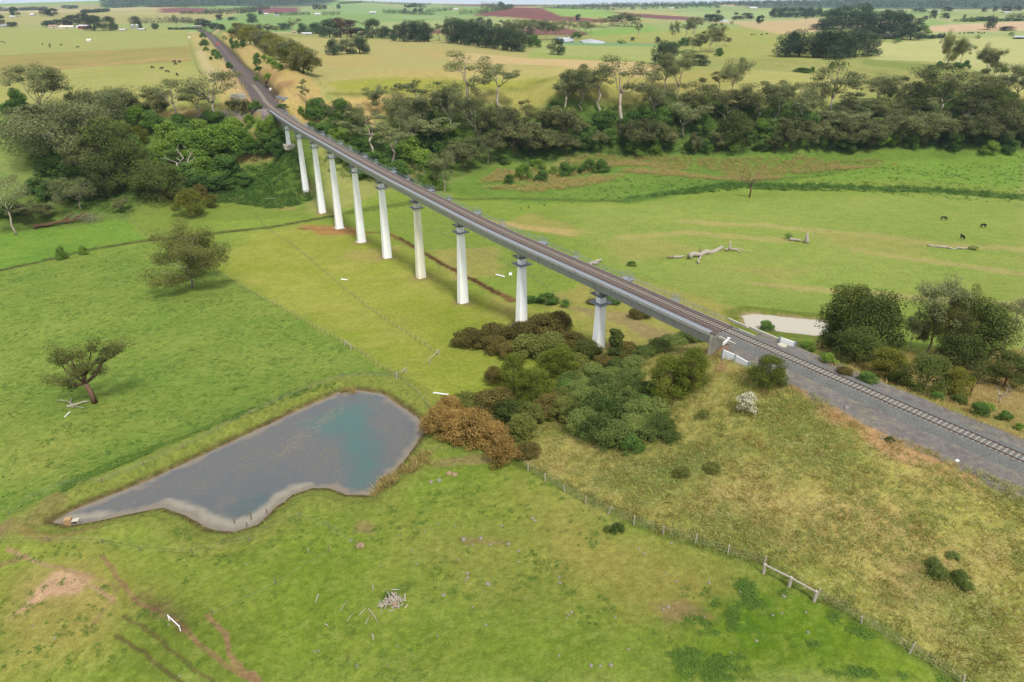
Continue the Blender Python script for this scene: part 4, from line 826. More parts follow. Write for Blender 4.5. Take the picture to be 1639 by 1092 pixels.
def stand(phrase,group,rows):
    """a group of plants; each label = its look + its rank from the left in this place"""
    out=[]
    for t in rows: out.append((t[0],t[1],plant(*t[:5],label=t[5] if len(t)>5 else None,group=group)))
    bykind={}
    for k,u,o in out: bykind.setdefault(KINDNAME[k][1],[]).append((u,o))
    for d,l in bykind.items():
        l.sort(key=lambda q:q[0])
        for i,(u,o) in enumerate(l):
            if 'label' in o: continue
            o['label']=(d+' '+phrase) if len(l)==1 else f"{d}, {ordinal(i+1)} from the left {phrase}"
# lone trees
plant('gumo',308,460,112,90,'broad olive gum tree standing alone at the lush paddock fence',var=1,rz=.6)
plant('bare',1199,316,52,40,'half bare umbrella-shaped tree alone on the far flat right of the viaduct')
plant('gum',712,308,46,60,'gum tree with a bent brown trunk just behind the middle of the viaduct',var=1)
plant('bright',690,302,30,22,'bright green round shrub beside the bent gum behind the viaduct')
plant('flower',1195,660,28,30,'pale flowering bush on the rank grass bank below the track')
plant('wattlen',1228,615,50,44,'dark round bush growing at the gravel edge left of the track',var=0)
plant('column',984,582,24,52,'slim dark tree right of the nearest pier')
plant('gum',533,205,24,40,'thin gum with bare trunk right of the far viaduct end'); plant('pole',575,192,8,26,'bare grey dead trunk standing on the pale slope beyond the viaduct')
plant('dead',295,285,42,48,'bare dead tree among the green shrubs left of the viaduct',rz=0)
plant('gumpale',27,377,62,88,'pale-trunked gum at the left edge of the photograph',var=0)
# left wood
stand('in the wood at the upper left','trees of the wood at the upper left',[('gum',70,195,85,82),('gumbig',120,275,146,104),('gumbig',155,240,120,88),('gum',85,240,95,70),('wattled',190,296,80,96),('wattled',215,302,60,72),('gumb',150,300,70,75),('wattled',170,318,52,62),
 ('brush',140,190,40,40),('brush',165,184,36,34),('gum',182,186,42,42),('brush',205,190,44,40),('brush',250,180,46,28),('gum',128,335,76,48),('brush',196,340,22,22),('green',33,180,30,34),('green',10,182,16,15),('green',17,217,32,24),('bright',52,214,28,22),('green',62,312,32,26),('green',88,322,36,32),('bright',122,318,32,26),('green',85,280,42,30),('green',120,285,40,30),
 ('brush',55,352,60,26),('green',15,345,40,24),('bright',225,205,36,32),('wattle',225,232,26,28),('green',230,190,30,22),('bright',75,225,30,20)])
stand('on the left bank below the field','gums with white trunks on the left bank',[('gumpale',283,195,78,64),('gumpale',345,203,98,82),('gum',320,190,50,40)])
stand('in the thicket left of the viaduct','shrubs of the green thicket left of the viaduct',[('green',248,212,36,32),('bright',275,238,46,40),('bright',300,250,48,40),('bright',335,250,54,42),('bright',370,242,48,40),('bright',392,236,32,30),('bright',320,224,46,30),('green',290,208,32,24),('green',342,206,42,26),('bright',372,216,34,26),('bright',265,258,36,32),('green',300,228,36,28),('bright',350,232,40,30),('green',280,262,36,22),('bright',312,262,36,22),
 ('green',300,288,44,26),('bright',330,284,52,30),('green',362,280,46,30),('green',320,302,46,22),('green',350,300,44,20),('green',390,292,34,14),('bright',344,292,20,16),('bright',400,202,20,18),('bright',420,218,20,24),('bright',437,213,20,26),('green',425,244,34,28),('green',447,248,32,24),('green',400,250,40,20),('green',446,228,24,20)])
stand('at the foot of the sandy path','bushes at the foot of the sandy path on the left',[('wattled',262,322,68,56),('wattle',306,347,42,42),('gorsed',322,318,24,22),('wattle',340,332,22,20),('gorsed',278,318,24,20)])
stand('beside the creek in the lush left paddock','two shrubs by the left creek',[('bright',101,415,16,20),('bright',134,407,14,14)])
# right of the far abutment and along the escarpment
stand('on the slope right of the viaduct','trees of the slope just right of the viaduct',[('gumtall',752,192,76,100),('gum',797,176,58,66),('gum',690,212,80,74),('gum',605,185,34,44),('gum',722,220,66,80),('gum',592,250,78,66),('gum',632,274,62,66),('gum',662,238,66,64),('gumb',762,236,66,70),('gumb',802,236,66,62),('gumb',782,262,54,48),('brush',742,272,54,42),('brush',822,248,64,50),('brush',850,250,46,38),('brush',872,246,54,38),('brush',950,236,42,24),('gum',640,214,60,60),('gum',570,205,40,36),('gumb',830,222,60,56),('brush',905,244,50,30),('gum',700,246,62,56),
 ('green',510,190,42,30),('green',498,192,24,18),('green',548,198,38,36),('bright',566,202,36,26),('green',520,222,36,24),('bright',545,238,34,24),('green',575,246,36,24),('bright',660,254,48,32),('green',690,245,48,42),('bright',650,260,44,26),('green',600,268,44,24),('green',622,288,44,24),('bright',720,232,36,30),('green',500,214,26,18),('bright',530,228,30,22),('green',640,282,36,24),('bright',680,268,40,26),('green',560,258,36,24),('green',590,285,36,22),('green',735,250,40,28)])
stand('on the escarpment beyond the valley','trees of the escarpment beyond the valley',[('gumtall',992,206,78,106),('gum',928,178,64,66),('gumtall',957,186,48,78),('gum',905,186,50,56),('gum',1062,160,46,66),('gum',1084,162,50,70),('gumtall',1041,164,24,48),('gumb',1120,190,66,60),('gum',1171,155,50,56),('gum',1151,150,30,36),('gumb',1212,198,66,60),('gumb',1160,205,64,58),('gum',1092,220,64,52),('brush',1022,238,64,42),('brush',1058,240,48,38),('brush',1110,248,24,32),('brush',1150,242,26,28),('brush',1166,242,20,22),('gum',1240,196,56,60),
 ('gum',1324,200,82,92),('gumpale',1270,198,44,62),('gum',1400,176,60,52),('gumb',1440,186,56,58),('gumb',1500,190,88,78),('gumb',1560,180,76,64),('gumb',1545,204,56,52),('gum',1622,172,56,64),('gum',1300,188,50,50),('gum',1370,200,60,50),('gum',1470,205,56,48),('gumb',1600,205,56,50),('gumb',1420,206,50,46),('gum',1350,208,50,44),
 ('brush',1265,240,50,46),('brush',1292,238,42,40),('brush',1330,240,50,48),('brush',1360,240,48,38),('brush',1392,238,54,42),('brush',1440,236,50,48),('brush',1480,236,54,52),('brush',1520,236,54,42),('brush',1560,236,50,48),('brush',1592,234,54,56),('brush',1630,232,46,52),('brush',1240,242,30,26),
 ('green',1180,222,30,26),('green',1125,218,32,32),('bright',1217,218,32,26),('green',1102,196,32,24),('green',960,208,32,26),('green',905,194,26,20),('green',975,200,26,22),('green',1012,206,34,26),('green',1032,196,30,22),('green',1378,190,40,24),('green',1350,184,30,20),('bright',1462,180,36,24),('green',1602,172,40,24),('green',1622,196,40,28),('green',1572,214,36,26),('green',940,214,28,20),('green',1060,200,36,26),('bright',1082,196,34,24),('bright',1130,174,40,22),('green',1150,184,34,22),('green',1190,190,34,26),('green',1230,216,34,24),('green',1290,208,36,26),('green',1320,214,36,26),('bright',1400,214,36,24),('green',1440,210,34,24),('green',1500,214,36,26),('bright',1540,218,34,22),('green',1350,220,32,22),('bright',1272,218,28,20),('green',1600,224,30,20),
 ('dead',1452,172,16,44,'bare dead tree rising above the escarpment gums at right'),('green',1600,156,28,14),('green',890,180,24,18)])
stand('on the marshy flat behind the viaduct','round shrubs on the marshy flat',[('bright',840,288,32,24),('green',868,292,20,18),('green',905,283,26,22),('green',942,276,26,20),('green',962,276,24,20),('bright',1015,248,32,20),('bright',921,278,16,14),('green',816,294,16,14),('bright',860,270,24,14),('bright',884,280,16,14),('green',806,262,22,14),('bright',1050,246,18,12)])
fr=random.Random(17); extra_=[]
for k in range(24):
    u=fr.uniform(640,1645); v=fr.uniform(186,240)-(8 if u<880 else 0)+(14 if u<760 else 0); kd=fr.choice(['gumb','gum','gum','brush','wattled','green','green','bright','wattled','green'])
    w_=fr.uniform(36,58)*(.6 if kd in('green','bright') else 1); extra_.append((kd,u,v,w_,w_*fr.uniform(.75,1.05)))
stand('in the escarpment undergrowth','undergrowth of the escarpment',extra_)
extra_=[]
for k in range(4):
    u=fr.uniform(52,228); v=fr.uniform(205,312)+(u-140)*.05; kd=fr.choice(['gumb','gum','wattled','wattle','green']); w_=fr.uniform(38,60); extra_.append((kd,u,v,w_,w_*fr.uniform(.75,1.1)))
stand('crowded into the upper left wood','crowded trees of the upper left wood',extra_)
extra_=[]
for k in range(26):
    u=892+k*30+fr.uniform(-12,12); w_=fr.uniform(20,34); extra_.append((fr.choice(['green','bright','green']),u,fr.uniform(226,247),w_,w_*.8))
stand('along the foot of the escarpment','green shrubs along the foot of the escarpment',extra_)
# scrub round the nearest pier
stand('between the two nearest piers','brown bushes between the two nearest piers',[('gorsed',752,553,46,25),('gorsed',790,548,48,29),('gorsed',795,562,40,24),('gorsed',832,548,56,30),('gorsed',872,540,66,35),('gorsed',893,530,44,29),('olive',848,570,56,32),('gorsed',820,572,42,25),('olive',885,566,56,30),('gorsed',915,560,48,27),('olive',938,574,46,27),('gorsed',790,612,28,24),('olive',924,590,40,22),('gorsed',778,556,30,17)])
stand('at the right tip of the pond','rusty bushes at the right tip of the pond',[('gorse',705,690,52,37),('gorse',730,700,56,42),('gorse',760,705,62,47),('gorse',790,712,50,37),('gorse',806,738,48,39),('olive',745,668,60,34),('gorsed',785,668,64,37),('olive',820,682,56,39),('olive',835,700,46,34),('gorsed',802,650,46,27),('gorse',718,668,46,30),('olive',850,682,40,34),('gorsed',770,690,44,29),('bright',826,676,34,26),('gorsed',845,730,36,22),('gorsed',880,664,50,32),('olive',905,668,44,30)])
stand('below the nearest pier','wattles in the thicket below the nearest pier',[('wattlen',822,632,44,62),('wattlen',858,642,56,50),('wattlen',898,600,50,44),('wattlen',878,600,36,36),('wattlen',1070,636,56,64),('wattlen',1106,624,44,64),('wattlen',1092,618,30,34)])
stand('below the near abutment','grey-green shrubs below the near abutment',[('grey',935,690,52,34),('grey',960,700,54,35),('grey',990,712,54,35),('grey',1010,700,48,34),('grey',955,668,56,32),('grey',985,676,56,35),('grey',1020,676,52,32),('grey',945,650,46,27),('grey',975,648,54,29),('grey',1010,650,50,29),('grey',1045,668,50,30),('grey',935,634,46,25),('grey',965,626,48,25),('grey',995,628,46,25),('grey',1030,640,46,27),('grey',915,622,40,24),('grey',950,606,40,22),('grey',980,610,40,20),('grey',1010,612,40,20),('grey',1060,690,38,24),('green',1010,722,34,24),('grey',1040,700,40,22),('grey',990,594,36,18),('grey',1015,588,38,17),('grey',925,655,40,27),
 ('grey',1035,572,36,18),('grey',1055,564,38,20),('grey',1075,556,40,18),('grey',1095,550,36,17),('grey',1110,547,26,15),('gorsed',1000,572,40,22),('gorsed',970,588,36,20),('olive',900,648,40,25),('green',968,662,34,24),('gorsed',1000,664,36,20),('green',1030,656,30,22),('olive',950,684,34,20),('olive',925,672,40,25),('green',905,636,36,26),('olive',985,700,36,22),('olive',1040,684,30,18),('olive',1060,652,30,18),('grey',1075,705,26,15),('grey',895,660,40,25),('gorsed',1022,508,30,13),('green',876,486,30,16),('green',850,484,20,10),('green',905,490,16,10),('gorsed',948,486,20,7),('green',985,487,16,8),('green',972,484,24,10)])
# trees right of the line
stand('in the clump beyond the track at right','trees of the clump beyond the track at right',[(t[0],t[1],t[2],t[3]*1.1,t[4]*1.08) for t in [('wattled',1345,558,66,92),('wattled',1392,572,70,90),('wattled',1336,560,44,50),('wattled',1366,580,60,50),('gum',1484,566,78,110),('gumo',1508,572,66,96),('wattled',1560,578,74,86),('gumtall',1604,566,46,84),('gum',1636,566,42,90),('wattle',1418,604,50,42),('wattled',1477,628,58,56),('wattle',1525,632,40,40),('sapling',1553,632,30,50),('wattled',1606,620,48,50),('wattled',1530,588,54,50),('gum',1455,566,30,60),('dead',1598,645,20,28),('wattled',1642,612,36,40)]])
stand('along the gravel beyond the track','low shrubs along the gravel beyond the track',[('bright',1293,562,22,14),('bright',1326,580,24,14),('green',1388,610,26,14),('green',1440,614,30,18),('bright',1468,626,14,12),('grey',1534,646,22,14),('green',1564,664,26,20),('green',1606,672,20,14),('bright',1580,655,18,10),('gorsed',1410,606,30,14),('green',1225,528,22,14),('gorsed',1350,600,24,12),('bright',1630,688,12,10),('green',1500,640,20,12)])
stand('on the rank grass bank','small bushes on the rank grass bank',[('olive',1125,668,18,11),('grey',1492,906,18,14),('grey',1500,925,22,21),('grey',1534,930,22,18),('grey',1548,944,16,13),('grey',1525,892,18,8),('olive',1092,760,24,11),('olive',1140,752,26,10),('grey',988,850,20,11),('grey',972,850,12,8),('olive',1424,706,12,7)])
# ------------------------------------------------------------------ plants that nobody could count
_rn=np.random.default_rng(99)
def scatter(px,n,dens=None,world=None):
    P=GP(px) if world is None else world; lo=P.min(0);hi=P.max(0); q=_rn.uniform(lo,hi,(n*6,2)); k=sdf(P,q[:,0],q[:,1])<0; q=q[k]
    if dens is not None: q=q[_rn.random(len(q))<dens(q[:,0],q[:,1])]
    q=q[:n]; return np.c_[q,hgt(q[:,0],q[:,1])]
def leafmass(name,pts,rad,hgt_,n,size,mat,asp=.6,up=.5,shell=.4):
    r=rad*_rn.uniform(.6,1.4,len(pts)); C=pts+np.c_[np.zeros((len(pts),2)),r*hgt_*.5]; me=crown_mesh(name,[leaves(C,np.c_[r,r,r*hgt_],n,size,_rn,up,shell,0,asp)],mat); o=link(name,me); return tag(o,kind='stuff')
def blades(name,pts,h,n,spread,mat,wd=.035,lean=.45):
    m=len(pts)*n; B=np.repeat(pts,n,0)+np.c_[_rn.normal(size=(m,2))*spread,np.zeros(m)]; a=_rn.uniform(0,6.28,m); hh=h*_rn.uniform(.5,1.25,m); w_=wd*_rn.uniform(.6,1.4,m)
    s=np.c_[np.cos(a),np.sin(a),np.zeros(m)]*w_[:,None]; tip=B+np.c_[_rn.normal(size=(m,2))*lean*hh[:,None],hh]; mid=B*.45+tip*.55+np.c_[np.zeros((m,2)),hh*.12]
    V=np.stack([B-s-[0,0,.08],B+s-[0,0,.08],mid+s*.8,tip,mid-s*.8],1).reshape(-1,3); F=np.arange(m*5).reshape(m,5); t=np.repeat(np.repeat(_rn.random(len(pts)),n)*.6+_rn.random(m)*.4,5)
    o=link(name,mesh_np(name,V,F,mat,False,{'tint':('FLOAT',t)})); return tag(o,kind='stuff')
L_straw=leafmat('straw_grass',(186,166,84),(250,220,150),trans=.5); L_rank=leafmat('rank_green_grass',(140,164,80),(206,210,124),trans=.5); L_rush=leafmat('rush_tussock_leaves',(168,154,86),(236,212,142),trans=.35); L_weed=leafmat('weed_leaves',(82,122,46),(128,160,70)); L_bram=leafmat('bramble_leaves',(64,104,42),(118,154,66))
L_bloom=leafmat('cream_seed_heads',(206,190,124),(240,222,168))
bankw=GP(ROUGHBANK)
dn=lambda x,y: np.clip(.25+1.1*ss(.38,.62,fbm(x/3.,y/3.,71)),0,1)
pts=scatter(None,6200,dn,bankw); near=np.hypot(pts[:,0],pts[:,1])
blades('rank_grass',pts[:2300],.5,8,.35,L_straw,.03,.7); blades('rank_grass',pts[3600:],.42,8,.4,L_rank,.035,.7)
pts=scatter(None,2600,lambda x,y:ss(.5,.62,fbm(x/4.,y/4.,72)),bankw); leafmass('seed_heads',pts+[0,0,.45],.4,.5,7,.1,L_bloom,.6,.6)
pts=scatter(None,2200,lambda x,y:ss(.46,.56,fbm(x/6.,y/6.,73)),bankw); leafmass('bank_herbs',pts,.55,.6,45,.14,L_rank)
pts=scatter([(1300,575),(1460,632),(1639,708),(1639,660),(1639,560),(1450,560),(1330,550)],1800,dn); blades('rank_grass',pts,.5,8,.4,L_straw,.035)
wd=lambda lo:(lambda x,y: np.clip(ss(lo,lo+.1,fbm(x/5.,y/5.,74))*ss(.42,.6,fbm(x/1.8,y/1.8,78)),0,1))
pts=scatter([(0,440),(240,392),(337,432),(446,493),(553,553),(620,600),(510,618),(400,655),(240,728),(60,808),(0,832)],3600,wd(.38)); leafmass('paddock_weeds',pts,.5,.2,14,.22,L_weed,.7,1.2)
pts=scatter([(1100,990),(1200,920),(1300,965),(1430,1035),(1520,1092),(1060,1092)],1500,wd(.4)); leafmass('paddock_weeds',pts,.42,.3,30,.13,L_weed,.7,1.2)
pts=scatter([(0,900),(90,870),(640,805),(830,750),(1150,890),(1220,920),(1060,1092),(0,1092)],1200,wd(.48)); leafmass('paddock_weeds',pts,.38,.3,26,.13,L_weed,.7,1.2)
pts=scatter([(760,300),(800,268),(900,256),(1000,251),(1200,252),(1400,256),(1440,264),(1330,277),(1120,286),(1000,284),(930,300),(850,310)],3600,lambda x,y:ss(.38,.46,fbm(x/24.,y/13.,75))); leafmass('rush_tussocks',pts,1.5,.8,46,.5,L_rush,.4,.3,.2)
pts=scatter([(830,335),(1000,318),(1180,300),(1400,310),(1639,330),(1639,250),(1450,262),(1000,285)],1500,wd(.4)); leafmass('marsh_weeds',pts,.8,.4,18,.4,L_weed,.7,1)
pts=scatter([(1000,318),(1100,303),(1180,293),(1300,294),(1400,299),(1500,301),(1639,312),(1639,322),(1500,310),(1400,308),(1300,306),(1190,304),(1100,312)],900); leafmass('gully_scrub',pts,1.3,.8,50,.4,L_bram)
pts=scatter([(340,290),(430,262),(478,240),(500,320),(440,335),(370,325),(300,320)],1400); leafmass('bramble_cover',pts,1.5,.55,40,.42,L_bram)
pts=scatter([(480,250),(560,240),(680,265),(720,290),(640,292),(560,290)],700); leafmass('bramble_cover',pts,1.5,.6,40,.42,L_bram)
pts=scatter([(660,170),(900,165),(1639,165),(1639,236),(1200,244),(900,250),(760,262),(700,240)],3400,lambda x,y:ss(.35,.5,fbm(x/20,y/20,76))); leafmass('escarpment_scrub',pts,1.7,.7,34,.5,L_bram)
pts=scatter([(10,230),(90,300),(60,320),(230,345),(230,260),(130,190),(20,190)],900,lambda x,y:ss(.4,.5,fbm(x/20,y/20,77))); leafmass('bramble_cover',pts,1.5,.6,36,.42,L_bram)
# pond bank vegetation
i=np.where((np.abs(gx+30)<70)&(np.abs(gy-100)<60))[0]; d=sdf(POND,gx[i],gy[i]); sel_=i[(d>.6)&(d<3.2)&(fbm(gx[i]/1.3,gy[i]/1.3,79)>.5)]; sel_=sel_[::6]; leafmass('pond_edge_plants',np.c_[gx[sel_],gy[sel_],GZr[sel_]],.3,.6,14,.16,L_rank)
pts=scatter([(640,752),(690,725),(690,745),(640,770),(600,795),(590,800),(620,765)],30); blades('pond_edge_rushes',pts,1.1,40,.35,L_rush,.04)
pts=scatter([(548,626),(575,624),(575,630),(548,632)],6); blades('pond_edge_rushes',pts,.8,40,.25,L_rush,.04)
pts=scatter([(95,778),(250,712),(400,655),(470,628),(540,612),(545,617),(470,636),(400,664),(250,722),(100,788)],420); leafmass('dam_bank_herbs',pts,.5,.6,40,.17,L_weed)
# ------------------------------------------------------------------ the leaning gum above the pond
A=G(152,645); lt=tag(empty('gum_tree',A),'gum tree leaning left with a bare forked trunk above the long pond','tree')
def atv(u,v,dy=0.):       # a point in the upright sheet through the foot of the tree, dy metres nearer or farther
    r=ray(u,v); t=(A[1]+dy)/r[1]; return np.array([r[0]*t,r[1]*t,CAMZ+r[2]*t])
m=MB(); T0=A+[0,0,-.5]; fk=atv(137,614,-.5); m.tube([T0,atv(146,630,-.2),fk],[.62,.5,.42],9)
tips=[(86,557,1.),(104,566,-.6),(128,560,.8),(150,548,-.4),(176,552,1.),(197,548,0),(142,580,-1.2),(160,592,.6),(125,585,1.),(98,612,-.8),(76,608,.4),(112,618,1.),(168,570,-1.),(88,574,-.3),(188,558,.8),(118,596,-1.)]
rng=np.random.default_rng(7); cs=[];rs=[]
for i,(u,v,dy) in enumerate(tips):
    e=atv(u,v,dy*2.2); q=bend(fk if i%3 else atv(136,600,0),e,rng,4,.07); m.tube(q,np.linspace(.24,.06,5),6); cs+= [e,e*.8+fk*.2+[0,0,.3]]; r=rng.uniform(1.3,2.); rs+= [(r,r,r*.62),(r*.75,r*.75,r*.45)]
local(m.build('trunk',B_brn,lt,True),lt); local(link('crown',crown_mesh('crown',[leaves(cs,[(a*1.2,b*1.2,c*1.2) for a,b,c in rs],430,.24,rng,.5,.3,.2)],L_gumo),lt),lt)
def logs(name,label,cat,segs,mat,r0=.35,group=None):
    P0=G(*segs[0][0][0][:2]); root=tag(empty(name,P0),label,cat,group)
    for k,(pts,ra,rb,nm) in enumerate(segs):
        W3=[]
        for p in pts: g=G(p[0],p[1]); W3.append(g+[0,0,(p[2] if len(p)>2 else ra*.8)])
        Q=[W3[0]]
        for a_,b_ in zip(W3[:-1],W3[1:]): Q+=list(bend(a_,b_,_rn,4,.045))[1:]
        m=MB(); m.tube(Q,np.linspace(ra,rb,len(Q))*_rn.uniform(.86,1.14,len(Q)),8); local(m.build(nm,mat,root,True),root)
    return root
logs('fallen_tree','bleached fallen tree with upturned roots on the far flat right of the viaduct','fallen tree',[([(1104,413,.8),(1130,407,.9),(1156,400,1.1)],1.,.7,'trunk'),([(1104,414,.4),(1103,416,1.9)],.9,.3,'root_end'),([(1120,408,.8),(1120,411,4.)],.25,.08,'branch'),([(1121,411,.6),(1118,423,.4)],.35,.3,'branch'),([(1160,402,.5),(1172,402,.9),(1187,405,.3)],.5,.15,'branch'),([(1166,402,.6),(1167,402,3.4)],.6,.3,'branch'),([(1172,402,.9),(1200,404,.5)],.25,.05,'branch')],M_dead)
logs('log','dark thin log left of the bleached fallen tree','log',[([(1068,414),(1080,413)],.4,.3,'trunk')],M_post); logs('log','pale short log nearest the bleached fallen tree','log',[([(1078,414),(1094,412)],.5,.4,'trunk')],M_dead)
logs('log','grey log beside a small bush on the far flat','log',[([(1264,385),(1272,386),(1282,388)],.7,.4,'trunk')],M_dead); logs('stump','tall grey broken stump on the far flat','stump',[([(1290,389,0),(1290,389,4.)],1.,.35,'trunk')],M_dead)
logs('log','long thin log lying at the right of the far flat','log',[([(1484,394),(1502,396),(1515,397)],.35,.4,'trunk')],M_dead); logs('log','weathered log ending at a bush on the far flat','log',[([(1516,398),(1540,399),(1552,399)],.4,.2,'trunk')],M_dead)
plant('farg',1262,383,12,10,'small bush beside the grey log on the far flat'); plant('farg',1556,399,14,6,'small bush at the end of the weathered log on the far flat'); plant('green',1011,426,12,8,'small round bush on the flat below the fallen tree')
logs('fallen_tree','fallen tree with a grey tangle of twigs on the left creek flat','fallen tree',[([(58,366,.9),(75,364,1.),(97,360,1.2),(120,357,1.3)],.9,.45,'trunk'),([(58,366,.3),(57,366,2.)],.9,.4,'root_end')]+[([(97+5*k,360-.5*k,1.2),(105+7*k,357-k,2.+(k%3)),(110+8*k,356-1.2*k,1.+2.*(k%2)+k*.1)],.3,.06,'branch') for k in range(7)],M_darkwood)
g=G(134,357); r_=bpy.data.objects['fallen_tree.001']; o=local(link('twigs',crown_mesh('twigs',[leaves([g+[x,y,2.2] for x,y in ((-5,0),(-2,1),(1,0),(4,-1),(6,1),(2,2))],[(3.4,3,2.2)]*6,150,1.1,_rn,.2,.3,0,.09)],L_grey),r_),r_)
logs('fallen_branch','grey fallen branches below the leaning gum','fallen branch',[([(108,652,.2),(125,649,.35),(143,644,.3)],.25,.16,'branch'),([(92,644,.2),(108,646,.7),(118,652,.3)],.1,.06,'branch'),([(116,642,.5),(118,654,.3)],.12,.06,'branch'),([(112,652,.2),(135,654,.2)],.09,.06,'branch')],M_dead)
logs('log','pale broken wood heap just behind the near viaduct span','log',[([(944,424,.3),(956,421,.8),(962,418,.5)],.6,.4,'trunk'),([(950,424,.3),(958,423,.4)],.4,.3,'branch')],M_dead)
logs('fallen_branch','pale dead branch on the grass at the foot of the left bank','fallen branch',[([(424,319,.3),(442,319,.4)],.3,.15,'branch')],M_dead)
# stick heap
g=G(628,965); hp=tag(empty('stick_heap',g),'heap of bleached branches on the foreground paddock','stick heap'); m=MB()
for k in range(64):
    a=_rn.uniform(-1.6,1.6); c=g+np.array([_rn.normal()*.7,_rn.normal()*.6,0]); c[2]+=.08+.45*max(0,1-np.hypot(*(c-g)[:2])/1.3)*_rn.random(); l=_rn.uniform(.25,.75); dv=np.array([math.cos(a)*l,math.sin(a)*l,_rn.normal()*.25]); m.tube([c-dv,c-dv*.4+_rn.normal(size=3)*.07,c+dv*.4+_rn.normal(size=3)*.07,c+dv],[_rn.uniform(.05,.11),.08,.06,.03],6)
local(m.build('branches',M_dead,hp,True),hp); m=MB(); m.tube([g+[.1,-.35,.2],g+[.7,-.3,.3]],[.26,.22],8); m.tube([g+[.2,-.6,.15],g+[.9,-.65,.2]],[.13,.11],8); local(m.build('stump_wood',M_rockb,hp),hp)
q=G(617,957); leafy=crown_mesh('thistle',[leaves([q-g+[0,0,.35],q-g+[.25,.2,.45]],[(.45,.45,.45)]*2,180,.12,_rn)],L_weed); link('green_growth',leafy,hp)
sticks=[(607, 960, 612, 982, 0.05), (590, 975, 606, 998, 0.06), (585, 1000, 592, 985, 0.05), (545, 978, 556, 962, 0.04), (510, 952, 505, 966, 0.09), (555, 995, 566, 982, 0.05), (575, 985, 588, 973, 0.05), (597, 938, 597, 946, 0.08), (596, 1016, 598, 1026, 0.09), (520, 1000, 525, 1003, 0.08), (492, 878, 494, 885, 0.05)]
for i,(a,b,c,d_,r) in enumerate(sorted(sticks,key=lambda t:t[0])):
    A_=G(a,b);B_=G(c,d_); m=MB(); m.tube([A_+[0,0,r],(A_+B_)/2+[0,.05,r*1.5],B_+[0,0,r]],[r,r*.9,r*.5],6); tag(m.build('stick',M_dead),f'bleached stick, {ordinal(i+1)} from the left around the heap of branches','stick','loose sticks round the heap')
def rockmesh(seed,mat):
    rng=np.random.default_rng(seed); import bmesh
    bm=bmesh.new(); bmesh.ops.create_icosphere(bm,subdivisions=2,radius=1); off_=rng.random(3)*9
    for v in bm.verts:
        k=.72+.5*float(fbm(np.array([v.co.x*1.3+off_[0]+v.co.z]),np.array([v.co.y*1.3+off_[1]-v.co.z*.7]),seed,3)[0]); v.co*=k; v.co.z*=.7
    me=bpy.data.meshes.new('rock'); bm.to_mesh(me); bm.free(); me.materials.append(mat); return me
RK=[rockmesh(s,M_rock) for s in (1,2,3)]+[rockmesh(4,M_rockb)]
def rock(u,v,wpx,label,k=None,group=None):
    p=G(u,v); dist=p[1]*CP+(CAMZ-p[2])*SP; r=wpx*dist/FPX/2; o=link('rock',RK[k if k is not None else _rt.randrange(3)],None,(p[0],p[1],p[2]+r*.12),_rt.uniform(0,6)); o.scale=(r,r*.85,r*.7); tag(o,label,'rock',group)
rock(577,874,15,'largest brown boulder alone on the foreground paddock below the pond',3); rock(719,758,11,'left of two brown boulders right of the pond',3); rock(728,760,10,'right of two brown boulders right of the pond',3)
rock(690,772,8,'pale rock lower left of the paired boulders'); rock(703,769,9,'grey rock just left of the paired boulders'); rock(1255,955,7,'grey stone beside the timber strainer rail'); rock(561,866,6,'small pale rock next to the largest brown boulder'); rock(1355,653,9,'pale stone on the brown cut edge left of the track',0); rock(1411,701,8,'dark stone on the brown cut edge left of the track',1)
st=[(748,918,7),(748,925,6),(780,935,8),(783,936,7),(710,953,8),(745,930,4),(640,990,3),(504,1043,5),(510,1042,5),(571,1066,6),(778,1001,5),(636,1034,4),(757,972,4),(734,896,4),(756,872,5),(748,874,4),(770,862,8),(785,872,6),(742,864,10),(814,871,8),(830,882,6),(853,830,7),(857,834,5),(803,842,6),(830,900,4),(895,924,6),(896,933,6),(915,980,6),(910,984,5),(908,990,4),(946,1066,8),(961,1066,6),(978,1065,8),(895,1050,5),(1006,1040,5),(985,988,4),(1023,879,5),(1031,886,5),(1075,870,5),(1067,918,4),(1083,931,5),(1135,933,6),(1185,948,6),(1192,952,6),(1070,972,7),(1062,975,6),(1211,1026,6),(1237,985,5),(1252,982,4),(1293,1012,6),(1290,980,5),(1170,1045,4),(1128,988,4),(660,880,4),(680,850,4),(700,838,4),(728,842,4),(640,858,4),(610,905,4),(668,903,4),(395,904,3),(52,1002,4),(88,1022,5),(288,1082,5),(270,1000,4),(415,902,3),(700,1018,4),(620,1066,3),(660,1050,3),(840,960,3),(870,900,3)]
st.sort()
for i,(u,v,w_) in enumerate(st): rock(u,v,w_,f'pale stone, {ordinal(i+1)} from the left among those strewn over the foreground paddock',None,'stones strewn over the foreground paddock')
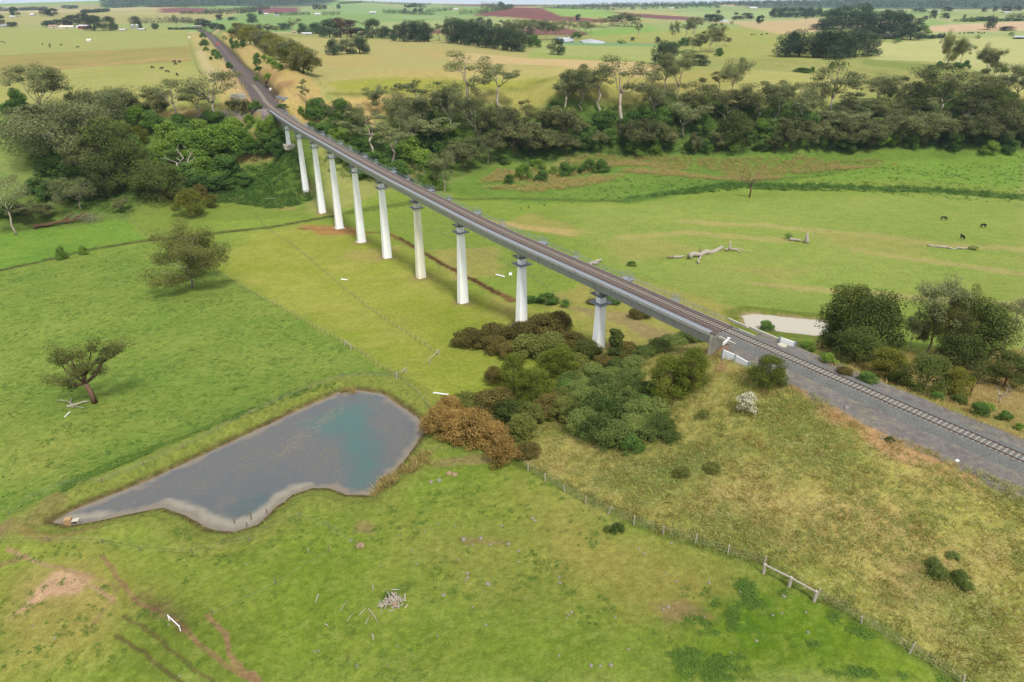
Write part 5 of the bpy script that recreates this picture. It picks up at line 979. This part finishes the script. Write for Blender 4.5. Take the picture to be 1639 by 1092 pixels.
# ------------------------------------------------------------------ cattle
def cow_mesh(graze):
    me=bpy.data.meshes.new('cow'); H_=-.1 if graze else 1.35
    v=[(-.75,0,1.15),(-.3,0,1.1),(.2,0,1.08),(.65,0,1.12),(.95,0,1.0 if graze else 1.35),(1.2,0,.45 if graze else 1.5),(1.35,0,.15 if graze else 1.35)]; e=[(i,i+1) for i in range(6)]; r=[.3,.36,.38,.32,.2,.15,.09]
    for x,a in ((-.7,0),(.6,3)):
        for y in (-.2,.2):
            k=len(v); v+= [(x,y,.7),(x+.03,y,.35),(x,y,0)]; e+= [(a,k),(k,k+1),(k+1,k+2)]; r+= [.15,.08,.06]
    k=len(v); v+= [(-1.02,0,1.1),(-1.1,0,.5)]; e+= [(0,k),(k,k+1)]; r+= [.05,.04]
    me.from_pydata(v,e,[]); o=bpy.data.objects.new('cow_tmp',me); S.collection.objects.link(o); m=o.modifiers.new('s','SKIN'); m.use_smooth_shade=True
    for sv,rr in zip(me.skin_vertices[0].data,r): sv.radius=(rr,rr)
    me.skin_vertices[0].data[0].use_root=True; o.modifiers.new('u','SUBSURF').levels=1
    dg=bpy.context.evaluated_depsgraph_get(); ev=o.evaluated_get(dg); n=bpy.data.meshes.new_from_object(ev); bpy.data.objects.remove(o); n.materials.clear(); n.materials.append(M_black); n.name='cow'; return n
COW=[cow_mesh(True),cow_mesh(False)]
def cow(u,v,label,k=0,group=None,rz=None,sc=1.25):
    p=G(u,v); o=link('cow',COW[k],None,tuple(p),_rt.uniform(0,6.28) if rz is None else rz); o.scale=(sc,)*3; tag(o,label,'cow',group)
cow(1510,352,'black cow grazing farthest back of three on the right flat',0,rz=-.2,sc=1.15); cow(1573,364,'black cow standing farthest right of three on the right flat',0,rz=.1,sc=1.15); cow(1540,383,'black cow nearest of three on the right flat',1,rz=1.7,sc=1.15)
def herd(lst,phrase,group,sc=1.4):
    for i,(u,v) in enumerate(sorted(lst)): cow(u,v,f'black cow, {ordinal(i+1)} from the left {phrase}',i%2,group,sc=sc)
herd([(4,68),(8,69.5),(68,72),(80,73),(80,76),(98,73),(125,77)],'in the far left field','cattle in the far left field',1.6); herd([(244,110),(259,112),(268,117),(284,122),(279,101),(281,104),(288,101)],'in the field left of the cutting','cattle in the field left of the cutting',1.6)
herd([(1536,54.5),(1543,54.2),(1549,54),(1553,54),(1557,54),(1566,54),(1571,54.3),(1575,54)],'in the row on the far right plain','cattle on the far right plain',2.); herd([(1203,57),(1208,57),(1219,57),(1227,56)],'on the far hill field','cattle on the far hill field',2.); cow(14,136,'black cow beside the bare patch at the left edge',0); cow(19,145,'black cow below another at the left edge',1)
# ------------------------------------------------------------------ distant trees
stand('in the clump of the central field','trees in the clump of the central field',[('cypress',535,88,26,23),('cypress',556,87,24,22),('cypress',576,86,30,25)])
stand('in the row beyond the central field','trees beyond the central field',[('cypress',486,54,16,15),('cypress',508,54,30,16),('cypress',528,60,30,26),('rust',545,60,22,28),('rust',562,60,24,25),('far',576,60,20,14),('cypress',597,61,28,27),('gum',588,60,18,24),('cypress',617,62,16,18),('far',626,62,16,14),('cypress',640,66,26,24),('cypress',656,67,28,30),('cypress',672,67,28,30),('cypress',686,67,28,26),('gum',703,65,30,24),('gum',470,52,20,20),('far',455,48,20,10)])
stand('in the top centre windbreak','trees of the windbreak at the centre top',[('cypress',724+u_*13.5,69+1.75*u_,30,36-u_*.6) for u_ in range(9)]+[('gum',752,66,30,32),('cypress',771,48,18,18),('cypress',783,46,10,14)]+[('gum',u_,64,26,28) for u_ in (806,822,838,856,874,888)]+[('gum',u_,56,24,22) for u_ in (815,832,850,868)]+[('green',853,76,22,18),('cypress',893,88,22,24),('gum',879,87,10,16),('cypress',850,58,14,14)])
stand('round the lagoon','trees round the lagoon',[('gum',908,60,22,28),('gum',925,58,24,22),('gum',936,55,22,20),('green',922,62,14,10),('gum',945,52,18,14),('far',925,34,8,10),('gum',963,44,26,14),('gum',985,42,22,16),('gum',1000,43,26,20),('gum',1012,43,20,18),('gum',1021,62,16,26),('far',1052,69,8,9),('farg',995,70,14,6),('far',1012,66,6,6)])
stand('in the gully beyond the escarpment','trees in the gully beyond the escarpment',[('cypress',1064,103,42,33),('cypress',1119,105,32,16),('gum',1079,70,16,32),('gumtall',1098,66,18,32),('gum',1109,68,26,36),('gumb',1122,84,30,30),('gumb',1136,84,34,34),('gumb',1146,80,28,38),('green',1151,90,14,12),('green',1095,74,18,12),('green',1078,77,16,8),('gumb',1108,86,26,24),('farg',1100,88,24,8),('gumb',1160,74,16,14)])
stand('in the dark block at upper right','trees of the dark cypress block at upper right',[('cypress',1258,90,40,34),('cypress',1278,91,44,38),('cypress',1302,92,40,36),('cypress',1322,93,46,42),('cypress',1345,93,44,40),('cypress',1368,91,42,38),('cypress',1388,89,34,32),('dead',1384,91,22,22),('cypress',1335,96,28,20)])
stand('in the farther homestead grove','trees of the farther homestead grove',[('cypress',1330,47,38,28),('cypress',1350,46,40,32),('cypress',1372,45,44,34),('cypress',1322,48,22,20),('cypress',1385,57,40,34),('cypress',1405,57,42,34),('cypress',1425,57,44,36),('cypress',1442,55,36,28),('cypress',1457,64,36,26),('cypress',1470,40,16,10),('bright',1478,54,22,12),('farg',1433,70,14,8),('bright',1448,42,16,14),('far',1310,47,30,8)]+[('cypress',1242+u_*13,28,18,14) for u_ in range(6)])
stand('edging the pale right field','trees edging the pale right field',[('gumo',1514,108,30,48),('gum',1537,103,30,34),('gumo',1577,119,34,40),('green',1503,109,12,10),('green',1530,111,16,10),('green',1545,110,12,12),('green',1490,113,12,8),('green',1606,116,12,8),('green',1483,121,12,10),('green',1594,138,26,8),('green',1331,110,10,10),('green',1300,116,8,8),('green',1285,116,24,7),('green',1600,140,16,8)])
stand('on the far right plain','trees on the far right plain',[('far',1583,48,16,20),('far',1612,49,22,6),('farg',1564,62,7,6),('farg',1619,58,9,6),('far',1445,31,10,8),('far',1455,31,8,8),('far',1493,31,10,14),('far',1512,31,12,9),('far',1480,32,9,6),('far',1543,31,4,7),('farg',1531,35,9,4),('farg',1552,35,20,4),('farg',1572,34,20,5),('far',1216,38,12,12),('gum',1289,41,6,14),('far',1236,25,8,7),('far',1133,36,14,12),('far',1143,36,18,12),('far',1150,34,14,9),('far',1195,32,20,10),('far',1180,32,16,6),('farg',1171,39,6,4),('far',1149,22,7,5),('far',1178,24,7,4),('far',1610,20,14,10),('far',1628,18,12,8),('far',1592,20,6,9),('far',1575,20,8,8),('far',1420,22,14,6),('far',1470,20,20,6),('far',1515,19,16,7)])
rows=[]
for k in range(17): t_=k/16; rows.append((('wattle','brush','gum','wattle','gumb')[k%5],382+112*t_+_rt.uniform(-2,2),64+58*t_**1.25,26+14*t_,24+13*t_))
stand('in the row above the cutting','trees in the row above the railway cutting',rows+[('gum',u_,56,22,16) for u_ in (392,402,412,424)]+[('gum',u_,55,16,13) for u_ in (433,443)])
stand('on the cutting banks','shrubs on the cutting banks',[('green',328,74,14,10),('green',325,61,10,8),('green',345,90,12,10),('green',350,95,12,11),('green',330,82,8,6),('green',367,110,10,10),('green',338,96,6,5),('green',371,72,8,10),('green',380,78,9,12),('green',389,76,10,11),('green',373,79,7,8),('farg',360,65,10,7),('green',412,105,12,17),('green',415,115,12,8),('bright',425,97,12,9),('bright',433,103,12,10),('bright',441,108,12,10),('bright',449,112,12,9),('green',413,92,7,7),('bright',430,127,15,9),('bright',411,130,8,8),('gum',484,142,16,14),('gum',489,165,16,26),('bright',482,183,10,12),('green',356,122,10,5),('brush',388,183,20,22),('brush',398,182,14,20),('brush',372,180,12,18),('green',410,176,20,14),('green',375,205,18,6),('green',452,173,16,6)])
stand('in the far left country','trees in the far left country',[('cypress',152,49,26,19),('cypress',178,49,22,20),('far',150,38,24,12),('far',120,40,30,14),('far',135,38,22,15),('far',100,42,30,10),('far',78,42,22,8),('far',25,27,14,14),('far',72,25,16,11),('far',84,26,18,11),('far',2,41,14,16),('far',17,44,8,8),('far',25,44,8,8),('cypress',226,48,6,9),('far',219,43,14,15),('cypress',249,47,11,9),('gum',281,42,8,16),('far',322,42,20,11),('far',332,44,18,10),('far',345,48,16,10),('far',356,49,14,9),('cypress',405,37,18,14),('far',352,33,10,9),('far',372,33,14,5),('far',542,15,7,7),('far',505,16,8,8),('far',510,16,10,7),('far',520,15,8,6),('far',418,24,8,7),('far',443,26,6,6),('far',648,19,6,5),('far',665,20,8,6),('far',674,20,8,6),('far',655,13,7,5),('far',108,15,16,6),('far',120,14,12,5)])
def row_of(name,label,cat,pts,wd,h,mat=L_far,size=2.3,n=80):
    W3=[G(*p) for p in pts]; seg=np.r_[0,np.cumsum([np.hypot(*(b-a)[:2]) for a,b in zip(W3[:-1],W3[1:])])]; k=max(6,int(seg[-1]/(wd*.55))); k=min(k,260); s=np.linspace(0,seg[-1],k); x=np.interp(s,seg,[p[0] for p in W3])+_rn.normal(size=k)*wd*.12; y=np.interp(s,seg,[p[1] for p in W3])+_rn.normal(size=k)*wd*.12
    hh=h*_rn.uniform(.8,1.15,k); C=np.c_[x,y,hgt(x,y)+hh*.52]; root=empty(name,W3[0]); tag(root,label,cat); o=link('foliage',crown_mesh('foliage',[leaves(C,np.c_[np.full(k,wd*.5),np.full(k,wd*.5),hh*.5],n,size,_rn,.4,.6)],mat),root); local(o,root)
    for i in range(0,k,max(1,k//14)): link('trunk',ROWTRUNK,root,(C[i,0]-W3[0][0],C[i,1]-W3[0][1],C[i,2]-hh[i]*.6-W3[0][2])).scale=(1,1,hh[i]*.6)
_m=MB(); _m.tube([(0,0,0),(0,0,1)],[.35,.2],5); ROWTRUNK=_m.mesh('trunk',B_drk)
for lab,pts,wd_,h_ in [('clipped dark hedge on the far left rise',[(132,22),(152,20.5),(175,18)],12,12),('long dark hedge under the wooded hill',[(240,12),(300,12),(345,11.5)],14,12),('dark windbreak right of the far ploughed field',[(328,21),(380,18),(430,14.5)],14,14),('second windbreak nearer than the far ploughed field',[(290,23),(330,23),(352,22.5)],12,10),('windbreak before the white far farm sheds',[(352,23),(385,22),(410,19)],14,14),
  ('low clipped hedge left of the road bridge',[(271,47.5),(290,47.5),(311,47.5)],6,4.),('long tree line behind the left field',[(208,38),(240,38),(275,37),(308,38)],16,15),('dark hedge left of the small far farm',[(448,25),(465,25),(495,24)],14,12),('dark hedge right of the small far farm',[(518,24.5),(530,24.5),(543,24)],14,13),('tree line along the crest at top centre',[(543,7),(580,4.5),(620,7),(690,8)],20,16),('thick hedge on the pale crest at top centre',[(648,11),(665,12),(680,13)],16,16),
  ('dark hedge along the left of the ploughed hill',[(736,23.5),(770,22),(800,17),(820,14)],16,16),('tree line behind the ploughed hill',[(770,14),(800,12.5),(818,12)],16,20),('tall tree line left of the ploughed hill',[(684,20),(705,18.5),(722,17)],16,14),('bare trunked tree row on the far flat',[(615,21.5),(640,22),(665,24),(693,24.5)],14,14),('dark tree clump on the lagoon side fields',[(977,42),(1000,42),(1018,42)],18,16),
  ('hedge in front of the homestead grove',[(1472,62),(1490,62),(1509,61)],8,7),('low garden hedge before the homestead grove',[(1396,62),(1415,63),(1433,62)],8,6),('low dark hedge on the far right plain',[(1540,35),(1560,34.5),(1582,33)],10,9),('clipped hedge near the right edge',[(1602,34),(1620,34.5),(1636,34)],10,7),('tree row near the right edge on the plain',[(1612,30),(1625,30),(1639,29.5)],12,12)]:
    row_of('windbreak' if 'hedge' not in lab else 'hedge',lab,'tree row' if 'hedge' not in lab else 'hedge',pts,wd_,h_)
def wood(px,n,r,h,size,nq):
    P=np.array([(atdist(u,v,d))[:2] for u,v,d in px]); pts=scatter(None,n,None,P); leafmass('far_woodland',pts,r,h/r*.8,nq,size,L_far,.8,.5,.6)
wood([(165,10,5000),(235,10,4900),(330,10,4700),(440,10,4800),(540,10,5600),(520,0,6500),(300,0,6900),(160,0,6300)],1800,17,16,7,16)
wood([(1150,10,4700),(1300,10,4300),(1500,10,4000),(1700,10,3900),(1750,0,8500),(1400,0,8600),(1140,0,7600)],2600,18,16,7,14)
wood([(860,10,4200),(1000,10,4100),(1150,10,4200),(1150,0,5200),(980,0,5200),(860,0,4800)],700,15,16,6,16)
wood([(0,10,5000),(70,10,4600),(70,0,5400),(-80,0,5600)],200,15,14,6,16)
# ------------------------------------------------------------------ farm buildings
M_glass=simple('dark_window',(58,64,72),.2,.5)
def house(name,u,v,wpx,hpx,depth,wall,roof,label,cat,rz=0.,door=True,roofk=.45):
    p=G(u,v); dist=p[1]*CP+(CAMZ-p[2])*SP; W_=wpx*dist/FPX; H_=hpx*dist/FPX; hw=H_*(1-roofk); root=tag(empty(name,p,rz),label,cat)
    m=MB(); m.box((0,0,hw/2-.5),(W_,depth,hw+1.)); V=[(-W_/2,0,hw),(-W_/2,-depth/2,hw),(-W_/2,-depth/2,hw)]
    m.add([(-W_/2,-depth/2,hw),(-W_/2,depth/2,hw),(-W_/2,0,H_*.98),(W_/2,-depth/2,hw),(W_/2,depth/2,hw),(W_/2,0,H_*.98)],[(0,2,1),(3,4,5)]); m.build('wall',wall,root)
    m=MB(); e=.5; rise=H_-hw
    for sy in (-1,1):
        a=np.array([0,sy*(depth/2+e),hw-rise*e/(depth/2)*1.0]); b=np.array([0,0,H_]); V=[(-W_/2-e,a[1],a[2]),(W_/2+e,a[1],a[2]),(W_/2+e,0,H_),(-W_/2-e,0,H_)]; V+= [(x,y,z+.22) for x,y,z in V]; m.add(V,[(0,1,2,3),(7,6,5,4),(0,4,5,1),(1,5,6,2),(2,6,7,3),(3,7,4,0)])
    m.build('roof',roof,root)
    if door:
        m=MB(); m.box((W_*.1,-depth/2-.05,hw*.38),(min(3.,W_*.2),.1,hw*.75)); m.build('door',M_glass,root)
        for k in (-.32,-.12,.34): m=MB(); m.box((W_*k,-depth/2-.05,hw*.6),(min(1.6,W_*.1),.1,hw*.35)); m.build('window',M_glass,root)
    return root
C_red=simple('red_barn_boards',(150,58,62),.8); C_cream=simple('cream_roof',(246,236,216),.7); C_wh=simple('white_sheeting',(226,228,230),.6); C_br=simple('brown_roof_tiles',(186,152,130),.8); C_wl=simple('pale_wall',(226,220,206),.8); C_gr=simple('grey_sheeting',(176,180,186),.6)
house('barn',136,46,16,5.5,14,C_red,C_wh,'red barn with a pale roof in the far left farmyard','barn',.1,roofk=.28); house('shed',126,45.5,4,4,8,C_wh,C_wh,'small white shed joined to the left of the red barn','shed',.1,False)
house('farmhouse',108,45.5,22,4.2,14,C_wl,C_cream,'long cream-roofed house left of the red barn','house',.05); house('farmhouse',87,44.5,14,4.,12,C_wl,C_br,'brown-roofed house farthest left in the far farmyard','house',.1)
house('shed',228,48.5,9,2.6,10,C_gr,C_wh,'low pale shed between the left field and the road','shed'); house('shed',197,49,10,2.2,8,C_gr,C_wh,'low grey shed right of the paired round trees','shed'); house('shed',8,43,12,3,10,C_gr,C_gr,'grey farm shed at the far left edge','shed')
house('farmhouse',22,28.5,8,3,14,C_wl,C_wh,'white house under trees on the far left','house'); house('farmhouse',53,26,6,4,14,C_wl,C_wh,'white house right of dark trees on the far left','house'); house('shed',492,55.5,15,3.,12,C_gr,C_wh,'long white-roofed shed beyond the central field','shed'); house('farmhouse',472,53,9,3,12,C_wl,C_br,'brown-roofed house left of the long white-roofed shed','house')
house('shed',427,24,6,2.6,14,C_wl,C_wh,'left of two white sheds by the far hedges','shed'); house('shed',443,26,6,2.6,14,C_wl,C_wh,'right of two white sheds by the far hedges','shed'); house('farmhouse',509,24.5,9,3,14,C_wl,C_wh,'white farmhouse between two dark far hedges','house'); house('shed',597,22,10,3.,16,C_gr,C_wh,'pale blue-grey shed alone on the far flat','shed'); house('farmhouse',730,17,6,3,14,C_wl,C_wh,'small white house left of the ploughed hill','house')
house('farmhouse',782,49,6,3,10,C_wl,C_wh,'house half hidden behind the centre windbreak','house'); house('shed',905,64,0.1+6,2.4,8,C_wl,C_wh,'small white shed beside the lagoon','shed'); house('farmhouse',1075,15,7,2.6,16,C_wl,C_wh,'white house before the far right woods','house'); house('shed',1205,14.5,12,3,24,C_wl,C_wh,'big white shed left of the round dark far trees','shed')
house('shed',1494,20,13,2.,24,C_wl,C_wh,'long white shed on the far right plain','shed'); house('shed',1433,19,17,1.8,24,C_wl,C_wh,'longest low white shed on the far right plain','shed'); house('shed',1610,21,10,2.2,20,C_wl,C_wh,'white-roofed shed among trees at the far right','shed'); house('farmhouse',1420,57,8,3,10,C_wl,C_gr,'grey-roofed homestead half hidden in the grove','house')
house('hut',143,67,6,4,5,C_wl,C_cream,'small cream hut alone in the far left field','hut',.3,False)
for u_,lab in ((213,'left of two pale silos by the left field'),(220,'right of two pale silos by the left field')):
    p=G(u_,46); rt=tag(empty('silo',p),lab,'silo'); m=MB(); m.tube([(0,0,-.5),(0,0,7)],[3.3,3.3],14); m.build('tank',C_gr,rt); m=MB(); m.tube([(0,0,7.),(0,0,9)],[3.5,.3],14); m.build('roof',C_wh,rt)
# road bridge over the end of the cutting
s_=CS[-1]-14; p,t=cl3(s_); n=np.array([t[1],-t[0],0]); rb=tag(empty('road_bridge',(p[0],p[1],0)),'grey concrete road bridge over the far end of the railway cutting','bridge')
m=MB(); m.box(p+[0,0,8.2],(9,64,1.3),t); local(m.build('deck',M_conc,rb),rb)
for k in (-1,1): m=MB(); m.box(p+t*4.6*k+[0,0,9.5],(.3,64,1.2),t); local(m.build('parapet',M_conc2,rb),rb)
for k in (-10,10): m=MB(); m.box(p+n*k+[0,0,3.2],(6,1.,9),t); local(m.build('pier',M_conc2,rb),rb)
# small railway things
p,t=cl3(s_of_y(471),5.6,-.6); rt=tag(empty('signal',p),'railway signal with black heads beside the track at the cutting','signal'); m=MB(); m.tube([(0,0,-.5),(0,0,6)],.14,8); m.build('mast',M_galv,rt); 
for h in (3.2,5.6): m=MB(); m.box((0,-.2,h),(1.,.4,1.5)); m.tube([(0,-.42,h+.3),(0,-.7,h+.3)],[.3,.3],8); m.build('lamp_head',simple('black_signal_head',(36,36,38),.6),rt)
m=MB(); m.box((2.2,.5,1.),(1.8,1.2,2.2)); m.build('cabinet',M_white,rt)
p,t=cl3(s_of_y(1030),-1.9,-.5); rt=tag(empty('marker_board',p),'orange marker board beside the track deep in the cutting','marker board'); m=MB(); m.tube([(0,0,0),(0,0,3)],.1,6); m.build('post',M_galv,rt); m=MB(); m.box((0,-.1,3.),(2.4,.1,3.2)); m.build('board',simple('orange_board',(226,88,64),.6),rt)
p0_,_=cl3(s_of_y(462),-10,0)
for k,(u_,v_) in enumerate([(376,157),(383,156),(390,158),(384,159)]):
    p=G(u_,v_); m=MB()
    for j in range(3): m.box(p+[_rn.normal()*.3,0,.4+.75*j],(4.2-j*.4,2.4,.68),(1,.1*k,0))
    tag(m.build('slab_stack',M_conc2),['leftmost','second','rightmost','nearest'][k]+' stack of grey concrete slabs left of the railway cutting','slab stack','concrete slab stacks left of the cutting')
p=G(303,61); m=MB(); m.tube([p+[0,0,-.3],p+[0,0,2.4]],[1.8,1.8],12); tag(m.build('water_tank',M_white),'small white tank at the corner of the field by the cutting','tank')
for u_,v_,k in ((448,158,0),(455,160,1)):
    p=G(u_,v_); m=MB(); m.box(p+[0,0,.6],(4,2,1.3),(1,.5,0)); m.box(p+[0,0,1.35],(4.3,2.3,.2),(1,.5,0)); tag(m.build('trackside_cabinet',M_galv),('left' if k==0 else 'right')+' grey trackside cabinet right of the line before the viaduct','cabinet')
# ------------------------------------------------------------------ the air
m=MB(); m.box((0,0,75),(33000,33000,250)); hz=bpy.data.materials.new('haze_air'); hz.use_nodes=True; t_=hz.node_tree; t_.nodes.clear(); o_=t_.nodes.new('ShaderNodeOutputMaterial'); v_=t_.nodes.new('ShaderNodeVolumePrincipled'); v_.inputs['Color'].default_value=(.56,.76,1,1); v_.inputs['Density'].default_value=4.6e-5; v_.inputs['Anisotropy'].default_value=.2; t_.links.new(v_.outputs[0],o_.inputs['Volume'])
tag(m.build('haze',hz),kind='stuff')
